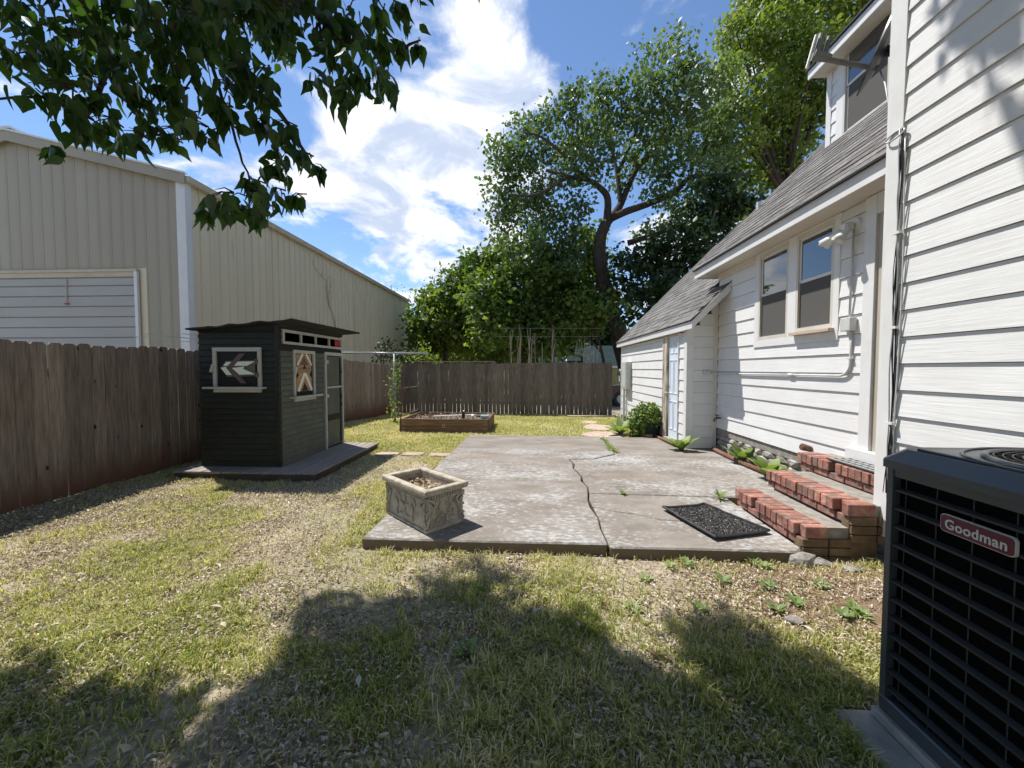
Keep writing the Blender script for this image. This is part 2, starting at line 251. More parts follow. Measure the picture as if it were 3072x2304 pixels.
# ------------------------------------------------------------------ mesh helpers
class MB:
    def __init__(s): s.v = []; s.f = []
    def add(s, vs, fs):
        n = len(s.v); s.v += [tuple(float(c) for c in q) for q in vs]; s.f += [tuple(n+i for i in q) for q in fs]; return s
    def box(s, x0, x1, y0, y1, z0, z1):
        x0, x1 = sorted((x0, x1)); y0, y1 = sorted((y0, y1)); z0, z1 = sorted((z0, z1))
        return s.add([(x0,y0,z0),(x1,y0,z0),(x1,y1,z0),(x0,y1,z0),(x0,y0,z1),(x1,y0,z1),(x1,y1,z1),(x0,y1,z1)],
                     [(0,3,2,1),(4,5,6,7),(0,1,5,4),(1,2,6,5),(2,3,7,6),(3,0,4,7)])
    def prism(s, poly, fn):                      # poly: 2-D outline; fn(u, v, k) -> 3-D point, k = 0/1 for the two ends
        n = len(poly); vs = [fn(u, v, 0) for u, v in poly]+[fn(u, v, 1) for u, v in poly]
        return s.add(vs, [tuple(range(n-1, -1, -1)), tuple(range(n, 2*n))]+[(i, (i+1) % n, n+(i+1) % n, n+i) for i in range(n)])
    def tube(s, pts, r, n=8, cap=True):
        pts = [Vector(p) for p in pts]; rs = r if isinstance(r, (list, tuple)) else [r]*len(pts)
        vs = []; fs = []; prev = None
        for i, p in enumerate(pts):
            d = (pts[min(i+1, len(pts)-1)]-pts[max(i-1, 0)])
            d = d.normalized() if d.length > 1e-9 else Vector((0, 0, 1))
            a = prev - d*prev.dot(d) if prev is not None else d.orthogonal()
            if a.length < 1e-6: a = d.orthogonal()
            a.normalize(); prev = a; b = d.cross(a)
            for k in range(n):
                t = 2*math.pi*k/n; vs.append(p+(a*math.cos(t)+b*math.sin(t))*rs[i])
        m = len(pts)
        for i in range(m-1):
            for k in range(n): fs.append((i*n+k, i*n+(k+1) % n, (i+1)*n+(k+1) % n, (i+1)*n+k))
        if cap: fs += [tuple(range(n-1, -1, -1)), tuple((m-1)*n+k for k in range(n))]
        return s.add(vs, fs)
    def lathe(s, prof, c, n=24):
        vs = [(c[0]+r*math.cos(2*math.pi*k/n), c[1]+r*math.sin(2*math.pi*k/n), c[2]+z) for r, z in prof for k in range(n)]; m = len(prof)
        fs = [(i*n+k, i*n+(k+1) % n, (i+1)*n+(k+1) % n, (i+1)*n+k) for i in range(m-1) for k in range(n)]
        fs += [tuple(range(n-1, -1, -1)), tuple((m-1)*n+k for k in range(n))]
        return s.add(vs, fs)
    def blob(s, c, r, seed=0, jit=0.18, sub=1):
        bm = bmesh.new(); bmesh.ops.create_icosphere(bm, subdivisions=sub, radius=1); rr = random.Random(seed)
        vs = []
        for v in bm.verts:
            k = 1+rr.uniform(-jit, jit); vs.append((c[0]+v.co.x*r[0]*k, c[1]+v.co.y*r[1]*k, c[2]+v.co.z*r[2]*k))
        fs = [tuple(v.index for v in f.verts) for f in bm.faces]; bm.free(); return s.add(vs, fs)
    def build(s, name, m, parent=None, bevel=0.0, smooth=False, seg=1):
        v = np.array(s.v); c = (v.min(0)+v.max(0))/2
        me = bpy.data.meshes.new(name); me.from_pydata((v-c).tolist(), [], s.f)
        if bevel:
            bm = bmesh.new(); bm.from_mesh(me)
            bmesh.ops.bevel(bm, geom=[e for e in bm.edges if e.is_manifold and e.calc_face_angle(0) > 0.5], offset=bevel, segments=seg, affect='EDGES', clamp_overlap=True)
            bm.to_mesh(me); bm.free()
        if smooth:
            for p in me.polygons: p.use_smooth = True
        me.materials.append(m)
        return link(name, me, parent, c)
def link(name, me, parent=None, loc=(0, 0, 0), rot=None):
    o = bpy.data.objects.new(name, me); C.objects.link(o); o.location = loc
    if rot: o.rotation_euler = rot
    if parent is not None:
        o.parent = parent; o.matrix_parent_inverse = Matrix.Translation(-Vector(world_loc(parent)))
    return o
def world_loc(o):
    return o['_w'] if '_w' in o else tuple(o.location)
def part(name, mb, m, parent, **k):
    o = mb.build(name, m, parent, **k); o['_w'] = tuple(o.location); return o
def B(*a): return MB().box(*a)
def tag(o, label, cat, group=None):
    o['label'] = label; o['category'] = cat
    if group: o['group'] = group
    return o
def thing(name, label, cat, loc, group=None):
    o = bpy.data.objects.new(name, None); C.objects.link(o); o.location = loc; o.empty_display_size = 0.1
    return tag(o, label, cat, group)
def structure(o): o['kind'] = 'structure'; return o
def stuff(o): o['kind'] = 'stuff'; return o
def raw(name, verts, faces, m, parent=None, tint=None, loc=None, smooth=False):
    """Fast mesh from numpy arrays (faces all of one length)."""
    verts = np.asarray(verts, np.float32); faces = np.asarray(faces, np.int32); k = faces.shape[1]
    c = np.array(loc if loc is not None else (verts.min(0)+verts.max(0))/2, np.float32)
    me = bpy.data.meshes.new(name); me.vertices.add(len(verts)); me.vertices.foreach_set('co', (verts-c).ravel())
    me.loops.add(faces.size); me.loops.foreach_set('vertex_index', faces.ravel()); me.polygons.add(len(faces))
    me.polygons.foreach_set('loop_start', np.arange(0, faces.size, k, dtype=np.int32)); me.update(calc_edges=True)
    if tint is not None:
        a = me.attributes.new('tint', 'FLOAT', 'POINT'); a.data.foreach_set('value', np.asarray(tint, np.float32))
    me.materials.append(m)
    if smooth: me.polygons.foreach_set('use_smooth', np.ones(len(faces), bool))
    o = link(name, me, parent, tuple(float(x) for x in c)); o['_w'] = tuple(o.location); return o
def unit(a): return a/np.maximum(np.linalg.norm(a, axis=-1, keepdims=True), 1e-9)
LEAF6 = (np.array([(0, 0, 0), (.25, .17, .06), (.29, .40, .08), (.11, .74, .04), (0, 1.1, -.08), (-.11, .74, .04), (-.29, .40, .08), (-.25, .17, .06), (0, .45, 0)]),
         [(0, 1, 8), (1, 2, 8), (2, 3, 8), (3, 4, 8), (4, 5, 8), (5, 6, 8), (6, 7, 8), (7, 0, 8)])
LEAF2 = (np.array([(0, 0, 0), (.36, .5, .10), (0, 1, 0), (-.36, .5, .10)]), [(0, 1, 2), (0, 2, 3)])
def leaf_arrays(pos, d, nrm, size, shape):
    """Instances a small folded leaf at each point: d = direction of its tip, nrm = rough normal."""
    lv, lf = shape; n = len(pos); d = unit(d); x = unit(np.cross(d, nrm)); z = np.cross(x, d)
    v = pos[:, None, :]+size[:, None, None]*(lv[None, :, 0:1]*x[:, None, :]+lv[None, :, 1:2]*d[:, None, :]+lv[None, :, 2:3]*z[:, None, :])
    f = (np.array(lf)[None]+(np.arange(n)*len(lv))[:, None, None]).reshape(-1, 3)
    return v.reshape(-1, 3), f, len(lv)
def gz(x, y):
    x = np.asarray(x, float); y = np.asarray(y, float); t = np.clip((y-9.8)/3.0, 0, 1); t = t*t*(3-2*t)
    near = np.clip(1-np.hypot(x, y-5)/25, 0, 1)
    return -0.10*t + near*(0.008*np.sin(x*1.7+y*0.9)+0.006*np.sin(2.9*x-2.1*y))

# ================================================================== THE SETTING
def ground():
    xs = np.concatenate(([-700, -200, -60, -25, -12], np.linspace(-7, 5, 61), [9, 18, 40, 150, 700]))
    ys = np.concatenate(([-300, -60, -15, -4], np.linspace(-1, 15, 81), [19, 26, 40, 80, 250, 900]))
    X, Y = np.meshgrid(xs, ys); V = np.stack([X.ravel(), Y.ravel(), gz(X, Y).ravel()], 1); nx = len(xs)
    f = [(j*nx+i, j*nx+i+1, (j+1)*nx+i+1, (j+1)*nx+i) for j in range(len(ys)-1) for i in range(nx-1)]
    structure(raw('lawn', V, f, m_ground, smooth=True))
ground()

def patio():
    p = thing('patio', 'x', 'x', (0.9, 5.5, 0)); del p['label']; del p['category']; structure(p)
    crack = [(0.605, 3.07), (0.600, 3.4), (0.62, 3.62), (0.585, 3.9), (0.60, 4.15), (0.63, 4.35), (0.655, 4.6), (0.61, 4.82), (0.64, 5.05), (0.60, 5.25), (0.575, 5.45), (0.60, 5.7), (0.565, 5.97)]
    def slab(pts, top, name='concrete_slab', bot=-0.06):
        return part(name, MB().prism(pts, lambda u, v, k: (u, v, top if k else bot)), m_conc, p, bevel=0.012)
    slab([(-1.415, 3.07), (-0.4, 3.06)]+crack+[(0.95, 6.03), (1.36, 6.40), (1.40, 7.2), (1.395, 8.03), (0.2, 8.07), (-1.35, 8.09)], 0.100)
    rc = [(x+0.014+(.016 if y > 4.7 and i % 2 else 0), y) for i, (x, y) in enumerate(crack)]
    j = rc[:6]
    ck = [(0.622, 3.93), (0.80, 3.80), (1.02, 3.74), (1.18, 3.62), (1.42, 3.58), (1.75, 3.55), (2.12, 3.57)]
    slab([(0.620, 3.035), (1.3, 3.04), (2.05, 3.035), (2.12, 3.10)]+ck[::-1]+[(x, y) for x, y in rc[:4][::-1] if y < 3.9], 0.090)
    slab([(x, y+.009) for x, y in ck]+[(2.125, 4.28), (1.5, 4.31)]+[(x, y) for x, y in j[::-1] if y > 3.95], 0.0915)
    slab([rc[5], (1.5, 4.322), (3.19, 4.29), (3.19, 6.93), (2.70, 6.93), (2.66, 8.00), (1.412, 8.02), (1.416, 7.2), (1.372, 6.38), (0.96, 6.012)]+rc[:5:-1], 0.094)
patio()

def paving():
    g = 'stepping stones across the lawn'
    for i, ((x, y), (rx, ry), lab) in enumerate((((1.60, 10.95), (.24, .42), 'flat pinkish flagstone of the garden path nearest the back fence'), ((1.66, 9.85), (.36, .52), 'large flat pinkish flagstone in the middle of the garden path'),
                                  ((1.66, 8.72), (.52, .45), 'wide flat flagstone where the garden path meets the concrete patio'))):
        pts = [(x+rx*math.cos(t)*random.uniform(.88, 1.1), y+ry*math.sin(t)*random.uniform(.88, 1.1)) for t in np.linspace(0, 2*math.pi, 11)[:-1]]
        o = MB().prism(pts, lambda u, v, k: (u, v, (0.035 if k else -0.05)+float(gz(u, v)))).build('stepping_stone', m_flag, bevel=0.012); tag(o, lab, 'paving stone', g)
    for (x, y), lab in (((-2.53, 6.53), 'reddish sunken paver in the grass next to the shed platform'), ((-2.08, 6.56), 'reddish sunken paver midway between shed platform and patio'), ((-1.60, 6.52), 'reddish sunken paver touching the patio edge')):
        pts = [(x+.20*math.copysign(abs(math.cos(t))**.5, math.cos(t))*random.uniform(.9, 1.05), y+.13*math.copysign(abs(math.sin(t))**.5, math.sin(t))*random.uniform(.85, 1.05)) for t in np.linspace(0, 2*math.pi, 13)[:-1]]
        o = MB().prism(pts, lambda u, v, k: (u, v, 0.030 if k else -0.04)).build('paver', m_flag, bevel=0.01); tag(o, lab, 'paver', 'sunken red pavers')
paving()

# ------------------------------------------------------------------ fences
def dogear(wd, h, cut=0.025, sh=0.0): return [(-wd/2+sh, 0), (wd/2-sh, 0), (wd/2, h*.36), (wd/2, h-cut), (wd/2-cut, h), (-wd/2+cut, h), (-wd/2, h-cut), (-wd/2, h*.36)]
def fence(label, a, b, m, base, hs, step, gap, cat='fence', rails=(0.35, 1.45), side=1, name='wooden_fence', taper=0.0):
    a = Vector((*a, 0)); b = Vector((*b, 0)); d = (b-a); ln = d.length; d.normalize(); ang = math.atan2(d.y, d.x); nrm = Vector((-d.y, d.x, 0))
    t = thing(name, label, cat, (*(((a+b)/2).xy), 0)); meshes = []
    for k in range(8):
        wd = step-gap*random.uniform(0.6, 1.5); mb = MB().prism(dogear(wd, hs*random.uniform(.985, 1.012), sh=taper*random.uniform(.4, 1.4)), lambda u, v, q: (u, (q-.5)*.017, v))
        o = mb.build('fence_board', m); me = o.data; meshes.append(me); c = o.location.copy(); meshes[-1]['cz'] = c.z; bpy.data.objects.remove(o)
    n = int(ln/step)
    for i in range(n):
        me = meshes[random.randrange(8)]; p = a+d*(step*(i+.5)); z0 = float(gz(p.x, p.y))+base+random.uniform(-.012, .012)
        o = link('fence_board', me, t, (p.x+nrm.x*random.uniform(-.004, .004), p.y+nrm.y*random.uniform(-.004, .004), z0+me['cz']), (0, random.uniform(-.006, .006), ang))
    for rz in rails:
        z0 = float(gz((a.x+b.x)/2, (a.y+b.y)/2))
        off = nrm*side*.032
        part('rail', MB().prism([(-.022, -.045), (.022, -.045), (.022, .045), (-.022, .045)], lambda u, v, q: tuple((b if q else a)+off+nrm*u+Vector((0, 0, rz+v+z0)))), m_rail, t)
    q = 0.6
    while q < ln:
        p = a+d*q+nrm*side*.10
        part('post', B(p.x-.045, p.x+.045, p.y-.045, p.y+.045, -.2, hs-.08), m_rail, t); q += 2.4
    return t
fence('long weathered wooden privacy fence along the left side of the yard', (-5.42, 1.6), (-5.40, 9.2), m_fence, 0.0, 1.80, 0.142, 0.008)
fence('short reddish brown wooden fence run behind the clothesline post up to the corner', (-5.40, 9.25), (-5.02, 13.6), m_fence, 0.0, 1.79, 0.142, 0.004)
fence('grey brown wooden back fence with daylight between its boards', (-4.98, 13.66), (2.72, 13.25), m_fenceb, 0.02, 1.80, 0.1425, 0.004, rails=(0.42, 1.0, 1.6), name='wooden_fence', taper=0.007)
o = B(-4.3, -1.35, 13.50, 13.58, 1.745, 1.775).build('lath', m_twig); tag(o, 'pale loose lath lying along the top of the back fence', 'lath')
# pinkish board on the ground at the foot of the back fence
o = MB().prism([(1.15, 12.62), (2.76, 12.78), (2.76, 12.92), (1.15, 12.78)], lambda u, v, k: (u, v, -0.10+0.07*k)).build('timber_board', m_flag, bevel=.01); tag(o, 'faded pink timber board lying at the foot of the back fence', 'board')

# ------------------------------------------------------------------ metal building
def metal_building():
    X0, Y0, Y1, ZE, XR, ZR = -8.53, 9.15, 26.3, 6.15, -13.06, 7.30; XL = 2*XR-X0
    t = thing('metal_building', 'tall beige metal warehouse with ribbed walls beyond the left fence', 'building', ((X0+XL)/2, (Y0+Y1)/2, 0))
    wall = part('side_wall', B(XL+.1, X0-.03, Y0+.06, Y1-.02, -.3, ZE-.02), m_bldg, t)
    st = .3048; prof = [(0, -.02), (0, .0), (.250, .0), (.256, .042), (.292, .042), (.298, .0), (.303, -.02)]
    mb = MB().prism(prof, lambda u, v, k: (v, u, -.2 if not k else ZE)); o = mb.build('wall_panel', m_bldg); me = o.data; cc = o.location.copy(); bpy.data.objects.remove(o)
    y = Y0+.14
    while y < Y1-.2:
        link('wall_panel', me, wall, (X0+cc.x-.0, y+cc.y, cc.z)); y += st
    # gable wall facing the yard, panels cut to the roof line and above the overhead door
    zr = lambda x: ZR-(ZR-ZE)*abs(x-XR)/(X0-XR)
    dr = (-9.84, -13.9, 3.92)
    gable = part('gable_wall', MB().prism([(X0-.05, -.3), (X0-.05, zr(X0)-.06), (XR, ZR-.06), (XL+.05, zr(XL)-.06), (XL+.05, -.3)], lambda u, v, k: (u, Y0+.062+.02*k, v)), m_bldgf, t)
    x = X0-.20
    while x > XR-1.5:
        x1 = x-st; zb = dr[2]+.10 if x1 < dr[0]+.05 else -.2
        za, zc = zr(x)-.05, zr(x1)-.05
        vs = []
        for u, v in prof[1:-1]: vs.append((x-u, Y0+.05-v*.16, zb)); vs.append((x-u, Y0+.05-v*.16, zr(x-u)-.05))
        n = len(vs)//2
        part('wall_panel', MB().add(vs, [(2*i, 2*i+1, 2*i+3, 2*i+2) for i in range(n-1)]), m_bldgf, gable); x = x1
    part('corner_trim', B(X0-.19, X0+.04, Y0-.03, Y0+.015, -.2, ZE-.02), m_bwhite, t)
    part('corner_trim', B(X0+.012, X0+.045, Y0-.028, Y0+.14, -.2, ZE-.03), m_bwhite, t)
    # roof: thin sloping sheets, rake trim, eave gutter
    for sgn in (1, -1):
        xe = XR+sgn*(X0-XR+.10); ze = ZR-(ZR-ZE)*(X0-XR+.10)/(X0-XR)
        part('roof_sheet', MB().prism([(XR, ZR+.02), (xe, ze+.02), (xe, ze-.03), (XR, ZR-.03)], lambda u, v, k: (u, Y0-.06+(Y1-Y0+.12)*k, v)), m_bwhite, t)
        part('rake_trim', MB().prism([(XR, ZR+.10), (xe, ze+.10), (xe, ze-.14), (XR, ZR-.14)], lambda u, v, k: (u, Y0-.10+.035*k, v)), m_bldgf, t)
        part('rake_cap', MB().prism([(XR, ZR+.145), (xe, ze+.145), (xe, ze+.103), (XR, ZR+.103)], lambda u, v, k: (u, Y0-.13+.12*k, v)), m_bwhite, t)
    part('gutter', MB().prism([(X0+.02, ZE-.10), (X0+.16, ZE-.10), (X0+.18, ZE+.04), (X0+.02, ZE+.04)], lambda u, v, k: (u, Y0-.05+(Y1-Y0+.05)*k, v)), m_btan, t)
    part('ridge_cap', B(XR-.2, XR+.2, Y0-.12, Y1, ZR+.14, ZR+.19), m_bwhite, t)
    d = part('overhead_door', B(dr[1], dr[0], Y0+.04, Y0+.045, -.2, dr[2]), m_gdoor, t)
    zt = dr[2]-.13; hs = [.20, .255, .26, .26, .26, .26, .26, .26, .26, .26, .26, .26]
    for i, h in enumerate(hs):
        part('door_section', MB().prism([(0, 0), (.03, .012), (.03, h-.02), (0, h-.008)], lambda u, v, k: (dr[1]+.05 if not k else dr[0]-.06, Y0+.036-u, zt-h+v)), m_gdoor, d); zt -= h
    part('frame', B(dr[0]-.05, dr[0]+.03, Y0-.03, Y0+.03, -.2, dr[2]), m_bwhite, d)
    part('header', B(dr[1], dr[0]+.03, Y0-.035, Y0+.03, dr[2], dr[2]+.06), m_btan, d)
    part('header_flashing', B(dr[1], dr[0]-.06, Y0-.01, Y0+.03, dr[2]-.12, dr[2]-.002), m_btan, d)
    part('pull_cord', MB().tube([(-11.70, Y0-.01, 3.78), (-11.71, Y0-.012, 3.18)], .010, 5), m_beige, d)
    part('cord_handle', MB().blob((-11.71, Y0-.02, 3.14), (.07, .03, .025), 3, .1), m_red, d)
    part('end_trim', B(X0-.02, X0+.045, Y1-.1, Y1+.02, -.2, ZE-.12), m_drip, t)
    # dead creeper clinging to the side wall
    c = thing('dead_vine', 'leafless dead creeper clinging high on the ribbed metal side wall', 'vine', (X0+.05, 16.3, 2.0))
    rr = random.Random(4)
    def grow(p, d, ln, r, dep):
        pts = [p]; q = Vector(p)
        for i in range(5):
            d = (d+Vector((0, rr.uniform(-.5, .5), rr.uniform(-.15, .35)))).normalized(); q = q+d*ln/5; q.x = X0+.045; pts.append(tuple(q))
        part('stem', MB().tube(pts, [r*(1-.13*i) for i in range(6)], 4), m_twig, c)
        if dep:
            for k in (2, 3, 5): grow(pts[k], Vector((0, rr.uniform(-1, 1), rr.uniform(.1, 1))), ln*.5, r*.6, dep-1)
    grow((X0+.045, 16.3, 3.0), Vector((0, 0, 1)), 2.3, .018, 2)
metal_building()

# ------------------------------------------------------------------ the white house
XM, XN, YC = 3.25, 2.75, 3.16
EXPO = .197
def lap(a0, a1, z, h, face, axis='x-', depth=.012):
    """One tapered siding plank; face = plane the wall stands in, axis = the way it looks."""
    pr = [(.0, 0), (-.024, 0), (-.010, h), (.0, h)]
    if axis == 'x-': f = lambda u, v, k: (face+u, (a1 if k else a0), z+v)
    elif axis == 'y-': f = lambda u, v, k: ((a1 if k else a0), face+u, z+v)
    return MB().prism(pr, f)
def siding(wall, face, a0, a1, z0, z1, holes=(), axis='x-', seg=None):
    z = z0
    while z < z1-.03:
        h = min(EXPO, z1-z); cuts = [(a0, a1)]
        for h0, h1, hz0, hz1 in holes:
            if z+h > hz0+.01 and z < hz1-.01:
                p0, p1 = max(h0, a0), min(h1, a1)                     # plank notched round an opening that starts or ends inside this course
                if p1-p0 > .02 and hz0-z > .012: part('siding_board', lap(p0, p1, z, hz0-z-.001, face, axis), m_white, wall)
                if p1-p0 > .02 and z+h-hz1 > .012: part('siding_board', lap(p0, p1, hz1+.001, z+h-hz1-.0045, face, axis), m_white, wall)
                nc = []
                for c0, c1 in cuts:
                    if h1 <= c0 or h0 >= c1: nc.append((c0, c1)); continue
                    if h0 > c0+.02: nc.append((c0, h0))
                    if h1 < c1-.02: nc.append((h1, c1))
                cuts = nc
        for c0, c1 in cuts: part('siding_board', lap(c0, c1, z, h-.0045, face, axis), m_white, wall)  # thin gap above each plank shows dark backing as a drawn lap shadow
        z += h
def shingles(parent, roofz, x0, x1, y0, y1, expo, wd, cap, lim=None, skip=None):
    """Courses of asphalt tabs up a 45 degree roof; the nearest 'cap' are single pieces, the rest are joined."""
    s2 = math.sqrt(.5); rows = int((x1-x0)/s2/expo); cand = []
    mb = MB().prism([(0, 0), (expo*1.35, -.004), (expo*1.35, .004), (0, .014)], lambda u, v, k: (s2*u-s2*v, (k-.5)*(wd-.006), s2*u+s2*v))
    o = mb.build('shingle', m_shin); me = o.data; off = o.location.copy(); bpy.data.objects.remove(o)
    for r in range(rows):
        x = x0+r*expo*s2; y = y0+(wd*.5 if r % 2 else 0)+random.uniform(-.03, .03)
        while y < y1-wd*.3:
            if not (skip and skip(x, y)): cand.append((x, min(max(y+wd/2, y0+wd/2), y1-wd/2), roofz(x)))
            y += wd
    cand.sort(key=lambda c: c[0]**2+c[1]**2+(c[2]-HCAM)**2)
    for x, y, z in cand[:cap]:
        j = random.uniform(0, .004); link('shingle', me, parent, (x+off.x-j, y+off.y, z+off.z+j))
    rest = MB(); bv = [v.co for v in me.vertices]; bf = [tuple(p.vertices) for p in me.polygons]
    for x, y, z in cand[cap:]:
        j = random.uniform(0, .004); rest.add([(x+off.x-j+v.x, y+off.y+v.y, z+off.z+j+v.z) for v in bv], bf)
    if rest.v: stuff(part('far_shingles', rest, m_shin, parent))
def window(house, face, y0, y1, z0, z1, mid, name='window', sill=False):
    w_ = part(name, B(face+.05, face+.06, y0, y1, z0, z1), m_black, house)
    fr = MB().box(face-.012, face+.05, y0, y0+.035, z0, z1).box(face-.012, face+.05, y1-.035, y1, z0, z1).box(face-.0115, face+.05, y0+.035, y1-.035, z1-.05, z1).box(face-.0115, face+.05, y0+.035, y1-.035, z0, z0+.05)
    part('frame', fr, m_sash, w_)
    part('upper_pane', B(face+.012, face+.016, y0+.06, y1-.06, mid+.02, z1-.075), m_glass, w_)
    us = MB()
    for a in ((y0+.035, y0+.06, mid, z1-.05), (y1-.06, y1-.035, mid, z1-.05), (y0+.06, y1-.06, z1-.075, z1-.05), (y0+.0601, y1-.0601, mid-.012, mid+.02)): us.box(face+.005, face+.03, *a)
    part('upper_sash', us, m_trim, w_)
    part('lower_pane', B(face+.028, face+.032, y0+.06, y1-.06, z0+.075, mid-.012), m_screen, w_)
    ls = MB()
    for a in ((y0+.035, y0+.06, z0+.05, mid-.013), (y1-.06, y1-.035, z0+.05, mid-.013), (y0+.06, y1-.06, z0+.05, z0+.085)): ls.box(face+.018, face+.045, *a)
    part('lower_sash', ls, m_trim, w_)
    if sill: part('sill', B(face-.075, face+.02, y0-.03, y1+.02, z0-.035, z0-.002), m_sill, w_)
    return w_
def house():
    t = thing('white_house', 'white clapboard house with grey shingle roof and dormer on the right', 'house', (4.5, 5, 0))
    # ---- main wall
    wm = part('main_wall', B(XM, XM+.2, YC, 6.97, .40, 3.16), m_lapshade, t)
    holes = [(4.27, 5.83, 1.81, 3.2), (3.0, 3.956, .4, 3.2), (3.956, 4.05, .4, .715)]
    siding(wm, XM, YC+.02, 6.92, .475, 3.145, holes)
    part('skirt_board', B(XM-.004, XM+.02, 4.3, 6.93, .36, .474), m_mortar, wm)
    for y0, y1, z0, z1 in ((5.72, 5.82, 1.905, 3.14), (4.94, 5.09, 1.905, 3.14), (4.27, 4.35, 1.905, 3.14), (4.27, 5.83, 1.81, 1.904)):
        part('window_trim', B(XM-.028, XM, y0, y1, z0, z1), m_trim, wm, bevel=.002)
    part('window_head', B(XM-.026, XM, 4.3501, 5.7199, 3.112, 3.142), m_trim, wm)
    window(t, XM-.015, 5.09, 5.72, 1.905, 3.112, 2.53); window(t, XM-.015, 4.35, 4.94, 1.945, 3.112, 2.545, sill=True)
    part('window_apron', B(XM-.024, XM, 4.3501, 4.9399, 1.905, 1.944), m_trim, wm)
    # ---- door recess, trim and kick board
    dn = part('back_door', B(XM+.06, XM+.10, 2.9, 3.83, .70, 2.95), m_beige, t)
    part('door_trim', B(XM-.045, XM+.02, 3.83, 3.955, .715, 3.14), m_trim, dn, bevel=.003)
    part('jamb', B(XM-.02, XM+.06, 3.76, 3.829, .715, 3.0), m_beige, dn)
    part('threshold', B(XM-.085, XM+.05, 3.17, 4.05, .60, .714), m_trim, dn, bevel=.004)
    part('door_head', B(XM-.04, XM+.05, 3.165, 3.8295, 2.95, 3.14), m_trim, dn)
    # ---- eave
    ea = part('eave', B(2.965, XM+.1, YC+.001, 7.22, 3.147, 3.165), m_soffit, t)
    part('fascia', B(2.94, 2.964, YC+.001, 7.24, 3.13, 3.268), m_trim, ea)
    part('frieze_board', B(XM-.03, XM-.0005, 5.84, 6.95, 3.07, 3.146), m_soffit, ea)
    part('eave_return', B(2.965, XM+.12, 7.221, 7.239, 3.13, 3.27), m_trim, ea)
    # ---- main roof (45 degrees), dormer stands on it
    R0x, R0z = 2.915, 3.285; rz = lambda x: R0z+(x-R0x)
    ro = part('main_roof', MB().prism([(R0x+.01, R0z-.02), (7.2, rz(7.19)-.02), (7.2, rz(7.19)-.2), (R0x+.14, R0z-.02)], lambda u, v, k: (u, YC+.002 if not k else 7.26, v)), m_drip, t)
    part('drip_edge', B(2.905, 2.94, YC+.001, 7.265, 3.266, 3.282), m_drip, ro)
    shingles(ro, lambda x: rz(x)-.012, R0x, 7.1, YC+.01, 7.27, .165, .33, 300, skip=lambda x, y: x > 4.78 and y < 6.35)
    part('vent_pipe', MB().tube([onX(2275, 652, 3.95), np.array(onX(2275, 652, 3.95))+np.array((0, 0, .26))], .033, 10), m_lampw, ro)
    pv = onX(2275, 652, 3.95); part('vent_flashing', MB().lathe([(.085, -.03), (.07, .03), (.04, .07)], (pv[0], pv[1], pv[2]), 12), m_lampw, ro)
    XD = 4.67
    dm = part('dormer', B(XD+.001, XD+1.6, 4.0, 6.50, 4.7, 6.24), m_lapshade, t)
    siding(dm, XD, 6.32, 6.43, 4.93, 6.2); siding(dm, XD, 4.2, 5.32, 4.93, 6.2)
    part('corner_board', B(XD-.028, XD, 6.43, 6.53, 4.86, 6.22), m_trim, dm)
    for a in ((6.185, 6.32, 4.93, 6.2), (5.32, 5.42, 4.93, 6.2)): part('dormer_trim', B(XD-.03, XD, *a), m_trim, dm)
    part('dormer_base_board', B(XD-.04, XD, 4.2, 6.54, 4.86, 4.929), m_trim, dm)
    window(dm, XD-.02, 5.42, 6.185, 4.975, 6.34, 5.70, 'dormer_window')
    part('dormer_soffit', B(4.44, XD+.3, 3.9, 6.60, 6.155, 6.17), m_soffit, dm)
    part('dormer_fascia', B(4.41, 4.438, 3.9, 6.62, 6.14, 6.27), m_trim, dm)
    part('dormer_rake_board', MB().prism([(4.44, 6.16), (5.9, 6.60), (5.9, 6.72), (4.44, 6.27)], lambda u, v, k: (u, 6.595+.02*k, v)), m_trim, dm)
    part('dormer_roof', MB().prism([(4.38, 6.275), (6.4, 6.89), (6.4, 6.93), (4.38, 6.305)], lambda u, v, k: (u, 3.8+2.84*k, v)), m_drip, dm)
    # ---- projecting wall at the right
    wn = part('projecting_wall', B(XN, XN+1.8, -1.2, YC, .25, 7.6), m_lapshade, t)
    part('wall_footing', B(XN+.03, XN+1.75, -1.15, YC-.03, -.1, .25), m_mortar, wn)
    siding(wn, XN, -1.0, YC-.105, .36, 7.5)
    part('corner_board', B(XN-.03, XN+.0, YC-.105, YC+.006, .20, 7.5), m_trim, wn)
    part('corner_board', B(XN-.0295, XN+.085, YC+.0065, YC+.026, .20, 7.5), m_trim, wn)
    # ---- lower wing with the blue door
    XG, YG, YGE = 2.73, 6.95, 11.95
    wg = part('wing_wall', B(XG+.0, XM+.5, YG, YGE, -.05, 2.18), m_lapshade, t)
    siding(wg, XG, 8.13, YGE-.05, .12, 2.16); siding(wg, XG, 7.05, 7.30, .12, 2.16)
    z = .10
    while z < 2.80:
        xs_ = max(XG+.09, z+EXPO+.285+.17)
        if xs_ < XM-.12: part('siding_board', lap(xs_, XM-.09, z, EXPO-.0045, YG, 'y-'), m_white, wg)  # same gap, the dark backing drawing the lap shadow
        z += EXPO
    part('gable_filler', MB().prism([(XG, 2.18), (XM+.02, 2.18), (XM+.02, 2.86), (XG+.06, 2.30)], lambda u, v, k: (u, YG+.02+.1*k, v)), m_lapshade, wg)
    part('corner_board', B(XG-.03, XG, YG-.0, YG+.10, .07, 2.17), m_trim, wg); part('corner_board', B(XG-.0295, XG+.09, YG-.03, YG-.001, .07, 2.25), m_trim, wg)
    part('corner_board', B(XM-.09, XM-.022, YG-.031, YG-.001, .07, 2.80), m_soffit, wg)
